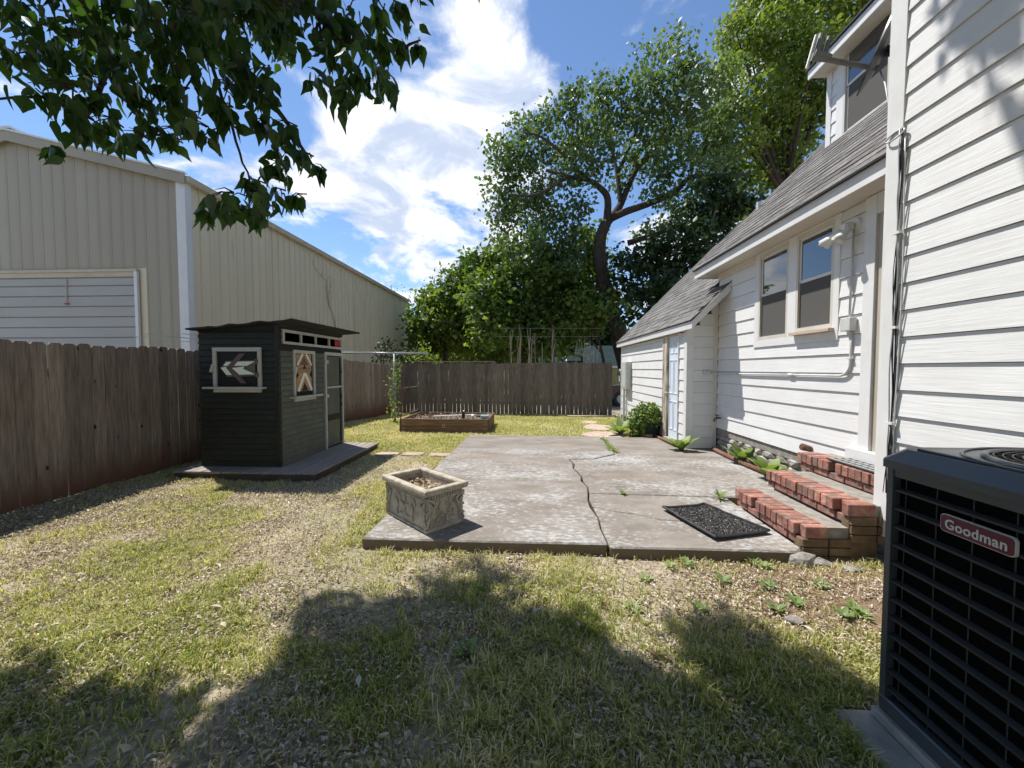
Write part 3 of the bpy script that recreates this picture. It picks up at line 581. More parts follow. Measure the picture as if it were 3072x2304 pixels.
    part('corner_board', B(XG-.03, XG, YGE-.05, YGE, .0, 2.17), m_trim, wg)
    d = part('wing_door', B(XG-.004, XG+.04, 7.32, 7.87, .15, 2.13), m_door, t)
    for y0, y1 in ((7.39, 7.575), (7.615, 7.80)):
        for z0, z1 in ((1.80, 2.03), (1.02, 1.68), (.32, .88)):
            fr = MB()
            for a in ((y0, y1, z0, z0+.018), (y0, y1, z1-.018, z1), (y0, y0+.018, z0+.018, z1-.018), (y1-.018, y1, z0+.018, z1-.018)): fr.box(XG-.013, XG-.004, *a)
            part('door_panel', fr, m_door, d)
    part('door_post', B(XG-.05, XG, 7.875, 8.125, .08, 2.16), m_worn, d, bevel=.004); part('door_post', B(XG-.04, XG, 7.295, 7.318, .08, 2.16), m_trim, d)
    part('door_head', B(XG-.02, XG, 7.318, 7.875, 2.13, 2.17), m_beige, d); part('door_sill', B(XG-.10, XG+.02, 7.30, 7.90, .07, .148), m_mortar, d)
    part('door_knob', MB().tube([(XG-.004, 7.83, 1.02), (XG-.05, 7.83, 1.02)], .012, 8).blob((XG-.065, 7.83, 1.02), (.025, .028, .028), 1, 0, 2), m_galv, d, smooth=True)
    part('deadbolt', MB().tube([(XG-.004, 7.83, 1.16), (XG-.03, 7.83, 1.16)], .024, 10), m_rust, d)
    # wing roof
    G0x, G0z = 2.60, 2.315; gzr = lambda x: G0z+(x-G0x)
    for nm, xa, xb, ya, yb in (('wing_roof', G0x+.01, XM-.01, 6.52, 7.03), ('wing_roof', G0x+.01, 6.2, 7.032, 12.2)):
        r = part(nm, MB().prism([(xa, gzr(xa)-.03), (xb, gzr(xb)-.03), (xb, gzr(xb)-.14), (xa+.12, gzr(xa)-.03)], lambda u, v, k: (u, yb if k else ya, v)), m_drip, t)
    shingles(r, lambda x: gzr(x)-.018, G0x, 5.9, 6.51, 12.22, .165, .33, 300, skip=lambda x, y: (x > XM-.14 and y < 7.1) or x+y*.0 > 5.5)
    part('wing_fascia', B(2.615, 2.64, 6.54, 12.19, 2.17, 2.292), m_trim, r); part('wing_soffit', B(2.641, XG, 6.97, 12.17, 2.175, 2.19), m_soffit, r)
    part('wing_rake_board', MB().prism([(2.615, 2.165), (XM-.02, 2.78), (XM-.02, 2.925), (2.615, 2.292)], lambda u, v, k: (u, 6.512+.026*k, v)), m_trim, r)
    part('rake_soffit', MB().prism([(2.70, 2.26), (XM-.022, 2.80), (XM-.022, 2.815), (2.70, 2.275)], lambda u, v, k: (u, 6.54+.405*k, v)), m_soffit, r)
    part('wing_drip_edge', MB().prism([(2.60, 2.295), (XM-.02, 2.93), (XM-.02, 2.945), (2.60, 2.310)], lambda u, v, k: (u, 6.495+.02*k, v)), m_drip, r)
    # ---- rubble foundation
    fo = part('foundation', B(XM+.02, XM+.18, 4.0, 6.94, -.05, .36), m_mortar, t)
    rr = random.Random(3)
    for z0, hh in ((.07, .10), (.165, .11), (.27, .10)):
        y = 4.32
        while y < 6.9:
            ln = rr.uniform(.12, .30)
            part('stone', MB().blob((XM+.02, y+ln/2, z0+hh/2), (.05, ln*.52, hh*.56), rr.random(), .32, 1), m_stone, fo, smooth=False); y += ln*.96
    return t
house()

# ------------------------------------------------------------------ brick steps
def steps():
    t = thing('brick_steps', 'three worn red brick steps leading to the back door', 'steps', (2.6, 3.65, 0.05))
    def tread(xf, xb, y0, y1, top, z0, first):
        part('step_core', B(xf+.205, xb, y0+.02, y1-.012, z0-.12, top-.014), m_mortar, t)
        part('mortar_bed', B(xf+.07, xf+.21, y0+.012, y1-.012, z0-.1, top-.010), m_mortar, t)
        n = int((y1-y0)/.0735); w_ = (y1-y0)/n
        for i in range(n):                                   # rowlock nosing
            g = .006; dx = random.uniform(-.010, .006); dz = random.uniform(-.004, .003); br = random.random() < .12
            part('brick', B(xf+dx+(.05 if br else 0), xf+.205, y0+i*w_+g/2, y0+(i+1)*w_-g/2, top-.095+dz, top+dz), m_brick, t, bevel=.005)
        z = top-.104; y = y0
        while z-.062 > z0-.03:                               # stretchers below
            y = y0+random.uniform(-.1, 0)
            while y < y1-.02:
                a, b_ = max(y, y0), min(y+.195, y1)
                if b_-a > .03: part('brick', B(xf+.014+random.uniform(-.005, .005), xf+.12, a+.004, b_-.004, z-.060, z), m_brick, t, bevel=.004)
                y += .20
            z -= .069
        for k in range(3):                                   # end faces towards the lawn
            zz = top-.10-.07*k
            if zz < z0-.1: break
            for q in range(2):
                x0 = xf+.02+q*.2; x1 = min(x0+.19, xb)
                if x1-x0 > .04: part('brick', B(x0, x1, y0-.006, y0+.09, zz-.062, zz), m_brickw, t, bevel=.004)
    tread(2.11, 2.50, 3.10, 4.09, .262, .06, True)
    tread(2.47, 2.90, 3.10, 4.16, .440, .26, False)
    tread(2.88, 3.23, 3.19, 4.32, .602, .44, False)
    part('end_wall', B(2.125, 2.70, 3.118, 3.19, -.08, .155), m_brickw, t); part('end_wall', B(2.485, 2.70, 3.119, 3.19, .156, .33), m_brickw, t)
    part('rubble', MB().blob((2.07, 3.03, .03), (.10, .09, .07), 5, .3).blob((2.2, 3.02, .0), (.12, .06, .05), 6, .3), m_stone, t)
steps()

# ------------------------------------------------------------------ things on and beside the house
def wall_things():
    # flood light
    f = thing('flood_light', 'white twin head security flood light right of the windows', 'flood light', (XM-.03, 4.09, 2.95))
    part('base_plate', MB().tube([(XM-.012, 4.08, 2.95), (XM-.045, 4.08, 2.95)], [.062, .055], 18), m_lampw, f)
    part('motion_sensor', MB().box(XM-.14, XM-.05, 4.055, 4.135, 2.885, 2.965), m_lampw, f, bevel=.015, seg=2)
    for (y, z, dy) in ((4.17, 2.86, .10), (4.06, 2.845, .02)):
        p0 = Vector((XM-.045, 4.09, 2.93)); p1 = Vector((XM-.13, y, z+.03)); p2 = p1+Vector((-.07, dy, -.09))
        h = part('lamp_head', MB().tube([p1+Vector((.015, -.02, .02)), p1, p1.lerp(p2, .5), p2], [.018, .030, .042, .062], 14), m_lampw, f, smooth=True)
        part('arm', MB().tube([p0, p1], .012, 8), m_lampw, h)
        part('bulb', MB().blob(tuple(p2+Vector((.004, -.004, .012))), (.05, .05, .02), 2, 0, 2), m_sash, h)
    # conduit with boxes
    c = thing('electrical_conduit', 'grey conduit run with junction box and outlet along the white wall', 'conduit', (XM-.03, 5.5, 1.4))
    part('vertical_pipe', MB().tube([(XM-.045, 4.085, 2.89), (XM-.04, 4.10, 2.4), (XM-.04, 4.105, 2.02)], .0105, 8), m_conduit, c, smooth=True)
    part('junction_box', B(XM-.088, XM-.0205, 4.035, 4.165, 1.885, 2.02), m_conduit, c, bevel=.006)
    arc = [(XM-.035, 4.085, 1.885), (XM-.035, 4.08, 1.70), (XM-.035, 4.085, 1.56)]+[(XM-.035, 4.085+.13*(1-math.cos(a)), 1.56-.13*math.sin(a)) for a in np.linspace(.25, math.pi/2, 7)]
    part('elbow_pipe', MB().tube(arc+[(XM-.035, 4.95, 1.428)], .013, 10), m_conduit, c, smooth=True)
    part('long_pipe', MB().tube([(XM-.035, 4.951, 1.428), (XM-.035, 6.0, 1.424), (XM-.035, 6.86, 1.425), (XM-.07, 6.89, 1.428), (3.09, 6.90, 1.43)], .013, 10), m_conduit, c, smooth=True)
    part('coupling', MB().tube([(XM-.035, 4.93, 1.428), (XM-.035, 5.02, 1.428)], .020, 12), m_conduit, c)
    part('pipe_strap', B(XM-.052, XM-.012, 4.06, 4.11, 1.60, 1.615), m_conduit, c)
    part('outlet_box', B(2.985, 3.09, YG_-.075, YG_-.022, 1.40, 1.475), m_conduit, c, bevel=.006); part('outlet_cover', B(3.0, 3.075, YG_-.083, YG_-.0755, 1.415, 1.46), m_ebox, c)
    # service panel, meter
    e = thing('breaker_box', 'pale grey green electrical panel box on the far end of the wing wall', 'electric panel', (2.66, 11.0, .9))
    part('cabinet', B(2.56, 2.708, 10.72, 11.26, .95, 1.70), m_ebox, e, bevel=.01); part('cabinet_cover', B(2.552, 2.5595, 10.76, 11.22, 1.0, 1.66), m_ebox, e)
    part('riser_pipe', MB().tube([(2.66, 11.36, -.08), (2.66, 11.36, 1.2)], .035, 10), m_conduit, e); part('drop_pipe', MB().tube([(2.68, 11.1, .94), (2.68, 11.1, .02)], .014, 8), m_conduit, e)
    m = thing('electric_meter', 'round glass electricity meter in a grey socket beside the panel box', 'meter', (2.66, 11.62, 1.3))
    part('socket', B(2.60, 2.708, 11.48, 11.78, 1.12, 1.50), m_ebox, m, bevel=.01); part('dial', MB().tube([(2.60, 11.63, 1.37), (2.53, 11.63, 1.37)], [.085, .075], 16), m_glass, m)
    # cables on the corner
    k = thing('cable_bundle', 'bundle of loose black cables running down the white corner board', 'cables', (XN-.04, 3.06, .9))
    for i in range(5):
        pts = []
        for z in np.linspace(3.27, .55, 22):
            s = math.sin(z*3.1+i*1.9)*.018+math.sin(z*7.3+i)*.006; squeeze = .25+.75*abs(math.sin((z-1.09)*math.pi/.72)) if z > 1.0 else 1.0
            pts.append((XN-.040-.006*(i % 3), 3.048+s*squeeze+(.03 if z < .9 and i == 4 else 0), z))
        part('cable', MB().tube(pts, .0045 if i < 4 else .003, 6), m_cable if i not in (2,) else m_galv, k, smooth=True)
    part('white_cable', MB().tube([(XN-.036, 3.02+math.sin(z*2.2)*.012, z) for z in np.linspace(3.2, .6, 14)], .005, 6), m_wcable, k, smooth=True)
    for z in (2.51, 1.81, 1.09): part('cable_clip', B(XN-.062, XN-.028, 3.02, 3.075, z-.009, z+.009), m_lampw, k)
    lp = [(XN-.045+.01*math.sin(a), 3.10+.075*math.cos(a), 3.245+.03*math.sin(a)) for a in np.linspace(0, 6.0, 18)]
    part('cable_loop', MB().tube(lp, .006, 6), m_galv, k, smooth=True)
    # satellite dish seen edge-on above the eave
    Yd = 3.62
    top, bot = onY(2700, 45, Yd), onY(2603, 262, Yd); ctr = (top+bot)/2
    bdir = unit(bot-top); vd = unit(ctr-np.array((0, 0, HCAM))); n = unit(np.cross(bdir, vd)); 
    if n[0] > 0: n = -n
    n = unit(n+.02*vd); side = unit(np.cross(n, bdir)); bdir = unit(np.cross(side, n)); rad = np.linalg.norm(bot-top)*.5
    s_ = thing('satellite_dish', 'dark satellite dish seen edge-on with long feed arm at the wall corner', 'satellite dish', tuple(ctr-np.array((0, 0, .3))))
    vs = []; fs = []; nr, na = 5, 28
    for sd in (0, 1):
        for r in range(nr):
            rr = rad*(r+1)/nr
            for a in range(na):
                th = 2*math.pi*a/na; q = ctr+bdir*rr*math.cos(th)+side*rr*.92*math.sin(th)+n*(.055*(rr/rad)**2-.012*sd); vs.append(q)
    for sd in (0, 1):
        o0 = sd*nr*na
        for r in range(nr-1):
            for a in range(na): fs.append((o0+r*na+a, o0+r*na+(a+1) % na, o0+(r+1)*na+(a+1) % na, o0+(r+1)*na+a))
        fs.append(tuple(o0+a for a in range(na)))
    for a in range(na): fs.append(((nr-1)*na+a, (nr-1)*na+(a+1) % na, nr*na+(nr-1)*na+(a+1) % na, nr*na+(nr-1)*na+a))
    part('reflector', MB().add(vs, fs), m_acbody, s_, smooth=True)
    l0, l1 = onY(2630, 205, Yd), onY(2476, 178, Yd+.05)
    part('feed_arm', MB().tube([l0, (l0+l1)/2, l1], [.022, .021, .020], 8), m_dishm, s_)
    a0, a1 = onY(2490, 175, Yd+.05), onY(2440, 165, Yd+.06)
    part('feed_bracket', MB().tube([a0, a1], [.030, .045], 8), m_dishm, s_)
    for qx, qy, r in ((2455, 128, .030), (2478, 135, .022)):
        p0, p1 = onY(qx-5, qy+40, Yd+.06), onY(qx+10, qy-25, Yd+.07); part('feed_horn', MB().tube([p0, (p0+p1)/2, p1], [r, r*.9, r*.8], 10), m_dishm, s_)
    p0, p1 = onY(2420, 205, Yd+.06), onY(2449, 105, Yd+.06); part('feed_cover', MB().tube([p0, p1], .012, 6), m_lampw, s_)
    b0, b1 = ctr-n*.01, np.array((XN+.03, YC+.03, ctr[2]-.05)); part('mount', MB().tube([b0, b0-n*.12, b1], [.045, .035, .025], 10), m_cable, s_)
    q0, q1 = onY(2640, 210, Yd), np.array((XN+.0, YC+.035, 3.45)); part('feed_cable', MB().tube([q0, q0*.5+q1*.5+np.array((0, 0, .06)), q1], .006, 6), m_wcable, s_, smooth=True)
    # faucet
    v = thing('outdoor_faucet', 'small brass hose faucet low in the corner of the white walls', 'faucet', (3.15, 6.80, .62))
    part('spout', MB().tube([(XM-.02, 6.78, .66), (3.16, 6.76, .66), (3.12, 6.75, .64), (3.105, 6.745, .60)], [.016, .018, .016, .014], 8), m_rust, v); part('handle', MB().tube([(3.16, 6.76, .70), (3.16, 6.76, .715)], .035, 8), m_rust, v); part('stem', MB().tube([(3.16, 6.76, .66), (3.16, 6.76, .70)], .008, 6), m_rust, v)
    # pipes lying along the house
    o = MB().tube([(3.09, 6.72, .135), (3.07, 6.1, .13), (3.06, 5.75, .13), (3.075, 5.2, .13)], [.034, .034, .036, .034], 10).tube([(3.06, 5.86, .13), (3.06, 5.72, .13)], .046, 10).build('iron_pipe', m_rust, smooth=True); tag(o, 'rusty iron pipe lying along the stone foundation', 'pipe')
    o = MB().tube([(2.55, 8.15, .10), (2.56, 7.55, .13), (2.58, 7.0, .13)], .032, 10).build('iron_pipe', m_rust, smooth=True); tag(o, 'rusty pipe on the ground in front of the blue door', 'pipe')
    o = MB().tube([(3.225, 4.62, .57), (3.12, 4.60, .60), (3.11, 4.60, .60)], [.035, .042, .03], 10).build('pipe_stub', m_rust); tag(o, 'short rusty pipe stub sticking out of the wall above the top step', 'pipe')
    o = B(2.34, 2.46, 8.0, 8.10, .075, .145).build('loose_brick', m_brick, bevel=.006); o.rotation_euler.z = .5; tag(o, 'single loose red brick beside the potted bush', 'brick')
    # mats
    mm = thing('rubber_doormat', 'black rubber grid doormat on the top brick step', 'doormat', (3.03, 3.6, .61))
    part('sheet', B(2.90, 3.155, 3.26, 3.95, .612, .622), m_rubber, mm, bevel=.003); g = MB()
    for i in range(10): g.box(2.92, 3.14, 3.28+i*.07, 3.288+i*.07, .622, .627)
    for i in range(4): g.box(2.925+i*.066, 2.933+i*.066, 3.28, 3.92, .6225, .6275)
    part('raised_grid', g, m_conduit, mm)
    mt = thing('bristle_doormat', 'curled dark bristle doormat lying on the patio before the steps', 'doormat', (1.72, 3.6, .10))
    A, B_, D, E_ = np.array((1.44, 3.72)), np.array((1.745, 3.97)), np.array((2.02, 3.35)), np.array((1.50, 3.19)); A = np.array((1.30, 3.86))
    def mp_(u, v, h): q = A*(1-u)*(1-v)+B_*u*(1-v)+D*u*v+E_*(1-u)*v; return (q[0], q[1], .105+h+.022*max(0, (abs(u-.5)*2-.7))*(1 if v > .3 else 2))
    n = 16; vs = [mp_(i/n, j/n, .008) for j in range(n+1) for i in range(n+1)]
    part('backing', MB().add(vs, [(j*(n+1)+i, j*(n+1)+i+1, (j+1)*(n+1)+i+1, (j+1)*(n+1)+i) for j in range(n) for i in range(n)]), m_rubber, mt)
    ed = [mp_(u, v, .012) for u, v in [(i/12, 0) for i in range(12)]+[(1, i/12) for i in range(12)]+[(1-i/12, 1) for i in range(12)]+[(0, 1-i/12) for i in range(13)]]
    part('border', MB().tube(ed, .013, 6), m_rubber, mt)
    P = rng.random((5000, 2))*.92+.04; pos = np.array([mp_(u, v, .008) for u, v in P]); d = unit(rng.normal(size=(5000, 3))*np.array((1, 1, .35))+np.array((0, 0, .35)))
    v_, f_, k_ = leaf_arrays(pos, d, rng.normal(size=(5000, 3)), rng.uniform(.010, .022, 5000), (LEAF2[0]*np.array((.5, 1, 1)), LEAF2[1]))
    stuff(raw('bristles', v_, f_, m_bristle, mt, np.repeat(rng.random(5000)**2, k_)))
YG_ = 6.95
m_bristle = leafmat('mat_bristles', [(0, (0.03, 0.028, 0.027)), (0.5, (0.13, 0.115, 0.105)), (1, (0.42, 0.38, 0.34))], 0)
wall_things()

# ------------------------------------------------------------------ air conditioner
def air_conditioner():
    X0, X1, Y0, Y1, Z0, ZT = 1.46, 2.27, .87, 1.68, .075, 1.184
    p = B(X0-.16, X1+.1, Y0-.1, Y1+.015, -.05, .028).build('concrete_pad', m_pad, bevel=.01); tag(p, 'low concrete ground slab under the air conditioner', 'slab')
    p2 = B(X0-.02, X1+.06, Y0-.06, Y1-.01, .029, .072).build('equipment_pad', m_pad, bevel=.008); tag(p2, 'raised grey equipment pad directly beneath the air conditioner', 'pad')
    t = thing('air_conditioner', 'large dark louvred air conditioner unit in the right foreground', 'air conditioner', ((X0+X1)/2, (Y0+Y1)/2, Z0))
    def rr_(inset, cut): # outline with cut corners
        a, b, c, d = X0+inset, X1-inset, Y0+inset, Y1-inset
        return [(a+cut, c), (b-cut, c), (b, c+cut), (b, d-cut), (b-cut, d), (a+cut, d), (a, d-cut), (a, c+cut)]
    def col(poly, z0, z1): return MB().prism(poly, lambda u, v, k: (u, v, z1 if k else z0))
    part('coil', col(rr_(.034, .012), Z0+.03, ZT-.1), m_accoil, t)
    part('base_pan', col(rr_(.0, .03), Z0, Z0+.065), m_acbody, t, bevel=.006)
    cap = MB(); a = rr_(-.012, .035); b = rr_(.03, .05); n = 8
    vs = [(u, v, ZT-.085) for u, v in a]+[(u, v, ZT-.055) for u, v in a]+[(u, v, ZT-.004) for u, v in b]
    cx, cy, R = (X0+X1)/2, (Y0+Y1)/2, .30; m_ = 48
    ring = [(cx+R*math.cos(2*math.pi*k/m_), cy+R*math.sin(2*math.pi*k/m_)) for k in range(m_)]
    cap.add(vs, [(i, (i+1) % n, n+(i+1) % n, n+i) for i in range(n)]+[(n+i, n+(i+1) % n, 2*n+(i+1) % n, 2*n+i) for i in range(n)])
    lid = part('lid', cap, m_acbody, t)
    bm = bmesh.new(); ov = [bm.verts.new((u, v, ZT-.004)) for u, v in b]; iv = [bm.verts.new((u, v, ZT-.004)) for u, v in ring]
    eo = [bm.edges.new((ov[i], ov[(i+1) % n])) for i in range(n)]; ei = [bm.edges.new((iv[i], iv[(i+1) % m_])) for i in range(m_)]
    bmesh.ops.triangle_fill(bm, use_beauty=True, edges=eo+ei)
    me = bpy.data.meshes.new('lid_plate'); bm.to_mesh(me); bm.free(); me.materials.append(m_acbody); link('lid_plate', me, lid)
    tor = MB()
    for rad, r in ((R, .012), (R+.055, .006)):
        tor.tube([(cx+rad*math.cos(q), cy+rad*math.sin(q), ZT-.001) for q in np.linspace(0, 2*math.pi, 49)], r, 6, cap=False)
    part('fan_ring', tor, m_acbody, lid, smooth=True)
    g = MB()
    for rad in np.arange(.04, R, .022): g.tube([(cx+rad*math.cos(q), cy+rad*math.sin(q), ZT+.004-.0*rad) for q in np.linspace(0, 2*math.pi, 33)], .0028, 4, cap=False)
    for q in np.linspace(0, 2*math.pi, 13)[:-1]: g.tube([(cx, cy, ZT), (cx+R*math.cos(q), cy+R*math.sin(q), ZT)], .0035, 4)
    part('fan_guard', g, m_cable, lid)
    part('fan_well', MB().lathe([(R-.004, -.3), (R-.004, -.298)], (cx, cy, ZT-.01), 32), m_accoil, lid)
    fb = MB()
    for q in (0.3, 2.4, 4.5):
        d = np.array((math.cos(q), math.sin(q), 0)); s = np.array((-d[1], d[0], 0))
        fb.add([np.array((cx, cy, ZT-.12))+d*.05+s*.03, np.array((cx, cy, ZT-.12))+d*.26+s*.11, np.array((cx, cy, ZT-.16))+d*.26-s*.09, np.array((cx, cy, ZT-.15))+d*.05-s*.03], [(0, 1, 2, 3)])
    part('fan_blade', fb, m_acbody, lid)
    # groove emboss on the lid
    part('lid_rib', MB().tube([(X0+.05, y, ZT) for y in np.linspace(Y1-.10, Y1-.34, 6)]+[(X0+.05+.045*math.sin(a), Y1-.34-.045*(1-math.cos(a)), ZT) for a in np.linspace(.3, 2.6, 8)], .005, 6), m_acbody, lid, smooth=True)
    for x, y in ((X0+.0, Y1), (X0, Y0), (X1, Y1), (X1, Y0)):
        sx = 1 if x == X0 else -1; sy = -1 if y == Y1 else 1
        part('corner_post', MB().prism([(x+sx*.030, y), (x+sx*.055, y), (x+sx*.05, y+sy*.05), (x, y+sy*.055), (x, y+sy*.030)], lambda u, v, k: (u, v, Z0+.066+(ZT-.085-Z0-.066)*k)), m_acbody, t)
    part('top_rail', B(X0+.004, X0+.03, Y0+.05, Y1-.05, ZT-.118, ZT-.0855), m_acbody, t)
    z = Z0+.105; i = 0
    while z < ZT-.13:
        part('louvre', MB().prism([(0.002, 0), (.022, .006), (.026, .014), (.020, .014), (.002, .0085)], lambda u, v, k: (X0+.004+u*1.0, Y0+.055 if k else Y1-.055, z+v-.004)), m_acslat, t)
        part('louvre', MB().prism([(0.002, 0), (.022, .006), (.026, .014), (.020, .014), (.002, .0085)], lambda u, v, k: (X0+.055 if k else X1-.055, Y1-.004-u*1.0, z+v-.004)), m_acslat, t)
        z += .0755
    for y in np.arange(Y0+.14, Y1-.05, .118): part('guard_wire', MB().tube([(X0+.030, y, Z0+.06), (X0+.030, y, ZT-.1)], .0022, 5), m_acslat, t)
    # badge
    bd = part('badge', MB().prism([(u*1.0, v) for u, v in [(.0135*c+sx, .0135*s+sz) for sx, sz, a0 in ((.094, .0175, 0), (-.094, .0175, 1), (-.094, -.0175, 2), (.094, -.0175, 3)) for c, s in [(math.cos(a0*math.pi/2+q), math.sin(a0*math.pi/2+q)) for q in np.linspace(0, math.pi/2, 5)]]],
              lambda u, v, k: (X0-.004+.010*k, 1.327-u, .958+v)), m_badge, t)
    part('badge_field', MB().prism([(.0115*c+sx, .0115*s+sz) for sx, sz, a0 in ((.0935, .017, 0), (-.0935, .017, 1), (-.0935, -.017, 2), (.0935, -.017, 3)) for c, s in [(math.cos(a0*math.pi/2+q), math.sin(a0*math.pi/2+q)) for q in np.linspace(0, math.pi/2, 5)]],
              lambda u, v, k: (X0-.0055+.0015*k, 1.327-u, .958+v)), m_maroon, bd)
    cu = bpy.data.curves.new('lettering', 'FONT'); cu.body = 'Goodman'; cu.size = .047; cu.align_x = 'CENTER'; cu.align_y = 'CENTER'; cu.offset = .0009; cu.extrude = .0008; cu.space_character = 1.06
    to = bpy.data.objects.new('lettering', cu); C.objects.link(to); dg = bpy.context.evaluated_depsgraph_get(); me = bpy.data.meshes.new_from_object(to.evaluated_get(dg)); bpy.data.objects.remove(to)
    wx = max(v.co.x for v in me.vertices)-min(v.co.x for v in me.vertices); k = .178/wx
    for v in me.vertices: x, y, z_ = v.co; v.co = (-z_, -x*k, y*1.0)
    me.materials.clear(); me.materials.append(m_badge); lo = link('lettering', me, bd, (X0-.0068, 1.327, .9555)); 
air_conditioner()

# ------------------------------------------------------------------ shed with its platform
def shed():
    X0, X1, Y0, Y1, Z0 = -4.69, -3.53, 5.17, 6.96, .125
    d = thing('timber_platform', 'low weathered timber deck platform under the dark shed', 'platform', (-3.86, 5.95, 0))
    part('frame', MB().box(-4.86, -2.90, 4.925, 4.965, -.03, .092).box(-2.94, -2.90, 4.966, 6.98, -.03, .092).box(-4.86, -4.82, 4.966, 6.98, -.03, .092).box(-4.86, -2.90, 6.981, 7.02, -.03, .092), m_deckd, d)
    x = -4.87; 
    while x < -2.90:
        w_ = min(.137, -2.87-x); part('deck_board', B(x, x+w_-.007, 4.90+random.uniform(-.004, .004), 7.03+random.uniform(-.006, .006), .0935, .121), m_deck, d, bevel=.003); x += .1385
    t = thing('garden_shed', 'small dark green playhouse shed with white trimmed openings', 'shed', ((X0+X1)/2, (Y0+Y1)/2, Z0))
    ztop = lambda x: 2.03+.13*(x-X0)/(X1-X0)
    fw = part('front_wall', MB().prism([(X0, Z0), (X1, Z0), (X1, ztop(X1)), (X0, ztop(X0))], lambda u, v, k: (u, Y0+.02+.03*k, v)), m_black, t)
    sw = part('side_wall', B(X1-.05, X1-.02, Y0+.06, Y1, Z0, 2.14), m_black, t)
    part('back_wall', B(X0, X1-.06, Y1-.03, Y1, Z0, 2.05), m_shed, t); part('far_wall', B(X0, X0+.03, Y0+.051, Y1-.031, Z0, 2.03), m_shed, t)
    z = Z0+.002; i = 0
    while z < 2.12:
        h = .082
        for (a0, a1) in ((X0-.004, X1-.0),):
            zt = min(h, ztop(X0)+.02-z) if z > 1.96 else h
            if zt < .03: continue
            cuts = [(X0, X1)] if not (1.205 < z+.04 < 1.80) else [(X0, -4.455), (-3.775, X1)]
            for c0, c1 in cuts: part('siding_board', MB().prism([(0, 0), (-.022, 0), (-.006, zt-.006), (0, zt-.006)], lambda u, v, k: (c1 if k else c0, Y0+.02+u, z+v)), m_shed, fw)
        cuts = [(Y0+.02, 6.345)]
        if 1.06 < z+.04 < 1.78: cuts = [(Y0+.02, 5.52), (6.05, 6.345)]
        if z+.04 > 1.74: cuts = [(Y0+.02, 5.52), (6.05, Y1)] if z+.04 < 1.80 else [(Y0+.02, Y1)]
        if z+.04 > 1.86 and z+.04 < 2.06: cuts = [(Y0+.02, 5.27)]
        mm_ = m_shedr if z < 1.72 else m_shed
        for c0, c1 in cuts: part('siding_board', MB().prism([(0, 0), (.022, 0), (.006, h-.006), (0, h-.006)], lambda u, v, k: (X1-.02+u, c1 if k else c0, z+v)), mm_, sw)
        z += h
    part('sill_plate', B(X0, X1-.004, Y0+.003, Y0+.019, Z0-.004, Z0+.0015), m_deckd, t)
    part('corner_post', B(X1-.045, X1+.004, Y0-.004, Y0+.022, Z0, 2.14), m_shed, t)
    # felt roof with a ragged edge
    rf = MB(); nx = 14; tops = []; 
    def rzf(x): return 2.055+.125*(x+4.74)/1.48
    pts = []
    for i in range(nx+1):
        x = -4.76+1.50*i/nx; pts.append((x, 5.06+random.uniform(-.03, .03), rzf(x)+random.uniform(-.006, .012)))
    for i in range(nx+1):
        x = -4.76+1.50*i/nx; pts.append((x, 7.13+random.uniform(-.03, .03), rzf(x)+random.uniform(-.006, .012)))
    m1 = nx+1; vs = pts+[(x, y, z-.022) for x, y, z in pts]; k = 2*m1
    fs = [(i, i+1, m1+i+1, m1+i) for i in range(nx)]+[(k+i, k+m1+i, k+m1+i+1, k+i+1) for i in range(nx)]+[(i, k+i, k+i+1, i+1) for i in range(nx)]+[(m1+i, m1+i+1, k+m1+i+1, k+m1+i) for i in range(nx)]+[(0, m1, k+m1, k), (nx, k+nx, k+m1+nx, m1+nx)]
    part('roof', MB().add(vs, fs), m_tar, t)
    part('rafter_board', B(X1-.0, X1+.02, Y0+.0, Y1, 2.085, 2.15), m_shed, t)
    # front shutter with the arrow
    y = Y0-.004
    sh = part('shutter', B(-4.44, -3.79, y+.006, y+.02, 1.245, 1.775), m_black, t)
    fr = part('shutter_frame', MB().box(-4.465, -4.415, y-.020, y+.005, 1.255, 1.745).box(-3.815, -3.765, y-.020, y+.005, 1.255, 1.745).box(-4.465, -3.765, y-.021, y+.0055, 1.7455, 1.80), m_strim, sh)
    part('sill', B(-4.57, -3.70, y-.085, y+.0045, 1.224, 1.252), m_strim, sh); part('apron', B(-4.46, -3.77, y-.022, y+.0045, 1.175, 1.223), m_strim, sh)
    def flat(poly, m, dy, nm, par=sh): part(nm, MB().prism(poly, lambda u, v, k: (u, y-dy+.005*k, v)), m, par)
    sc_, ox, oz = .0009625, -4.44, 1.775    # arrow drawn from its outline on the boards
    P = lambda pts: [(-4.455+(a-175)/555*.69, 1.80-(b-245)/520*.60) for a, b in pts][::-1]
    flat(P([(255, 480), (310, 405), (655, 400), (650, 590), (320, 600)]), m_shedr, .002, 'arrow_board')
    flat(P([(285, 465), (320, 420), (383, 420), (345, 468)]), m_cream, .008, 'arrow_tip'); flat(P([(252, 490), (310, 478), (378, 577), (318, 577)]), m_cream, .008, 'arrow_tip')
    flat(P([(410, 465), (455, 415), (655, 412), (560, 466)]), m_cream, .008, 'arrow_feather'); flat(P([(385, 492), (530, 475), (512, 502), (655, 568), (470, 574)]), m_cream, .008, 'arrow_feather')
    flat(P([(475, 318), (545, 318), (385, 490), (315, 490)]), m_mauve, .0085, 'arrow_band'); flat(P([(315, 492), (380, 492), (555, 678), (485, 678)]), m_mauve, .0085, 'arrow_band')
    for a, b in ((660, 385), (665, 545)): flat(P([(a, b), (a+40, b), (a+40, b+58), (a, b+58)]), m_rust, .026, 'hinge')
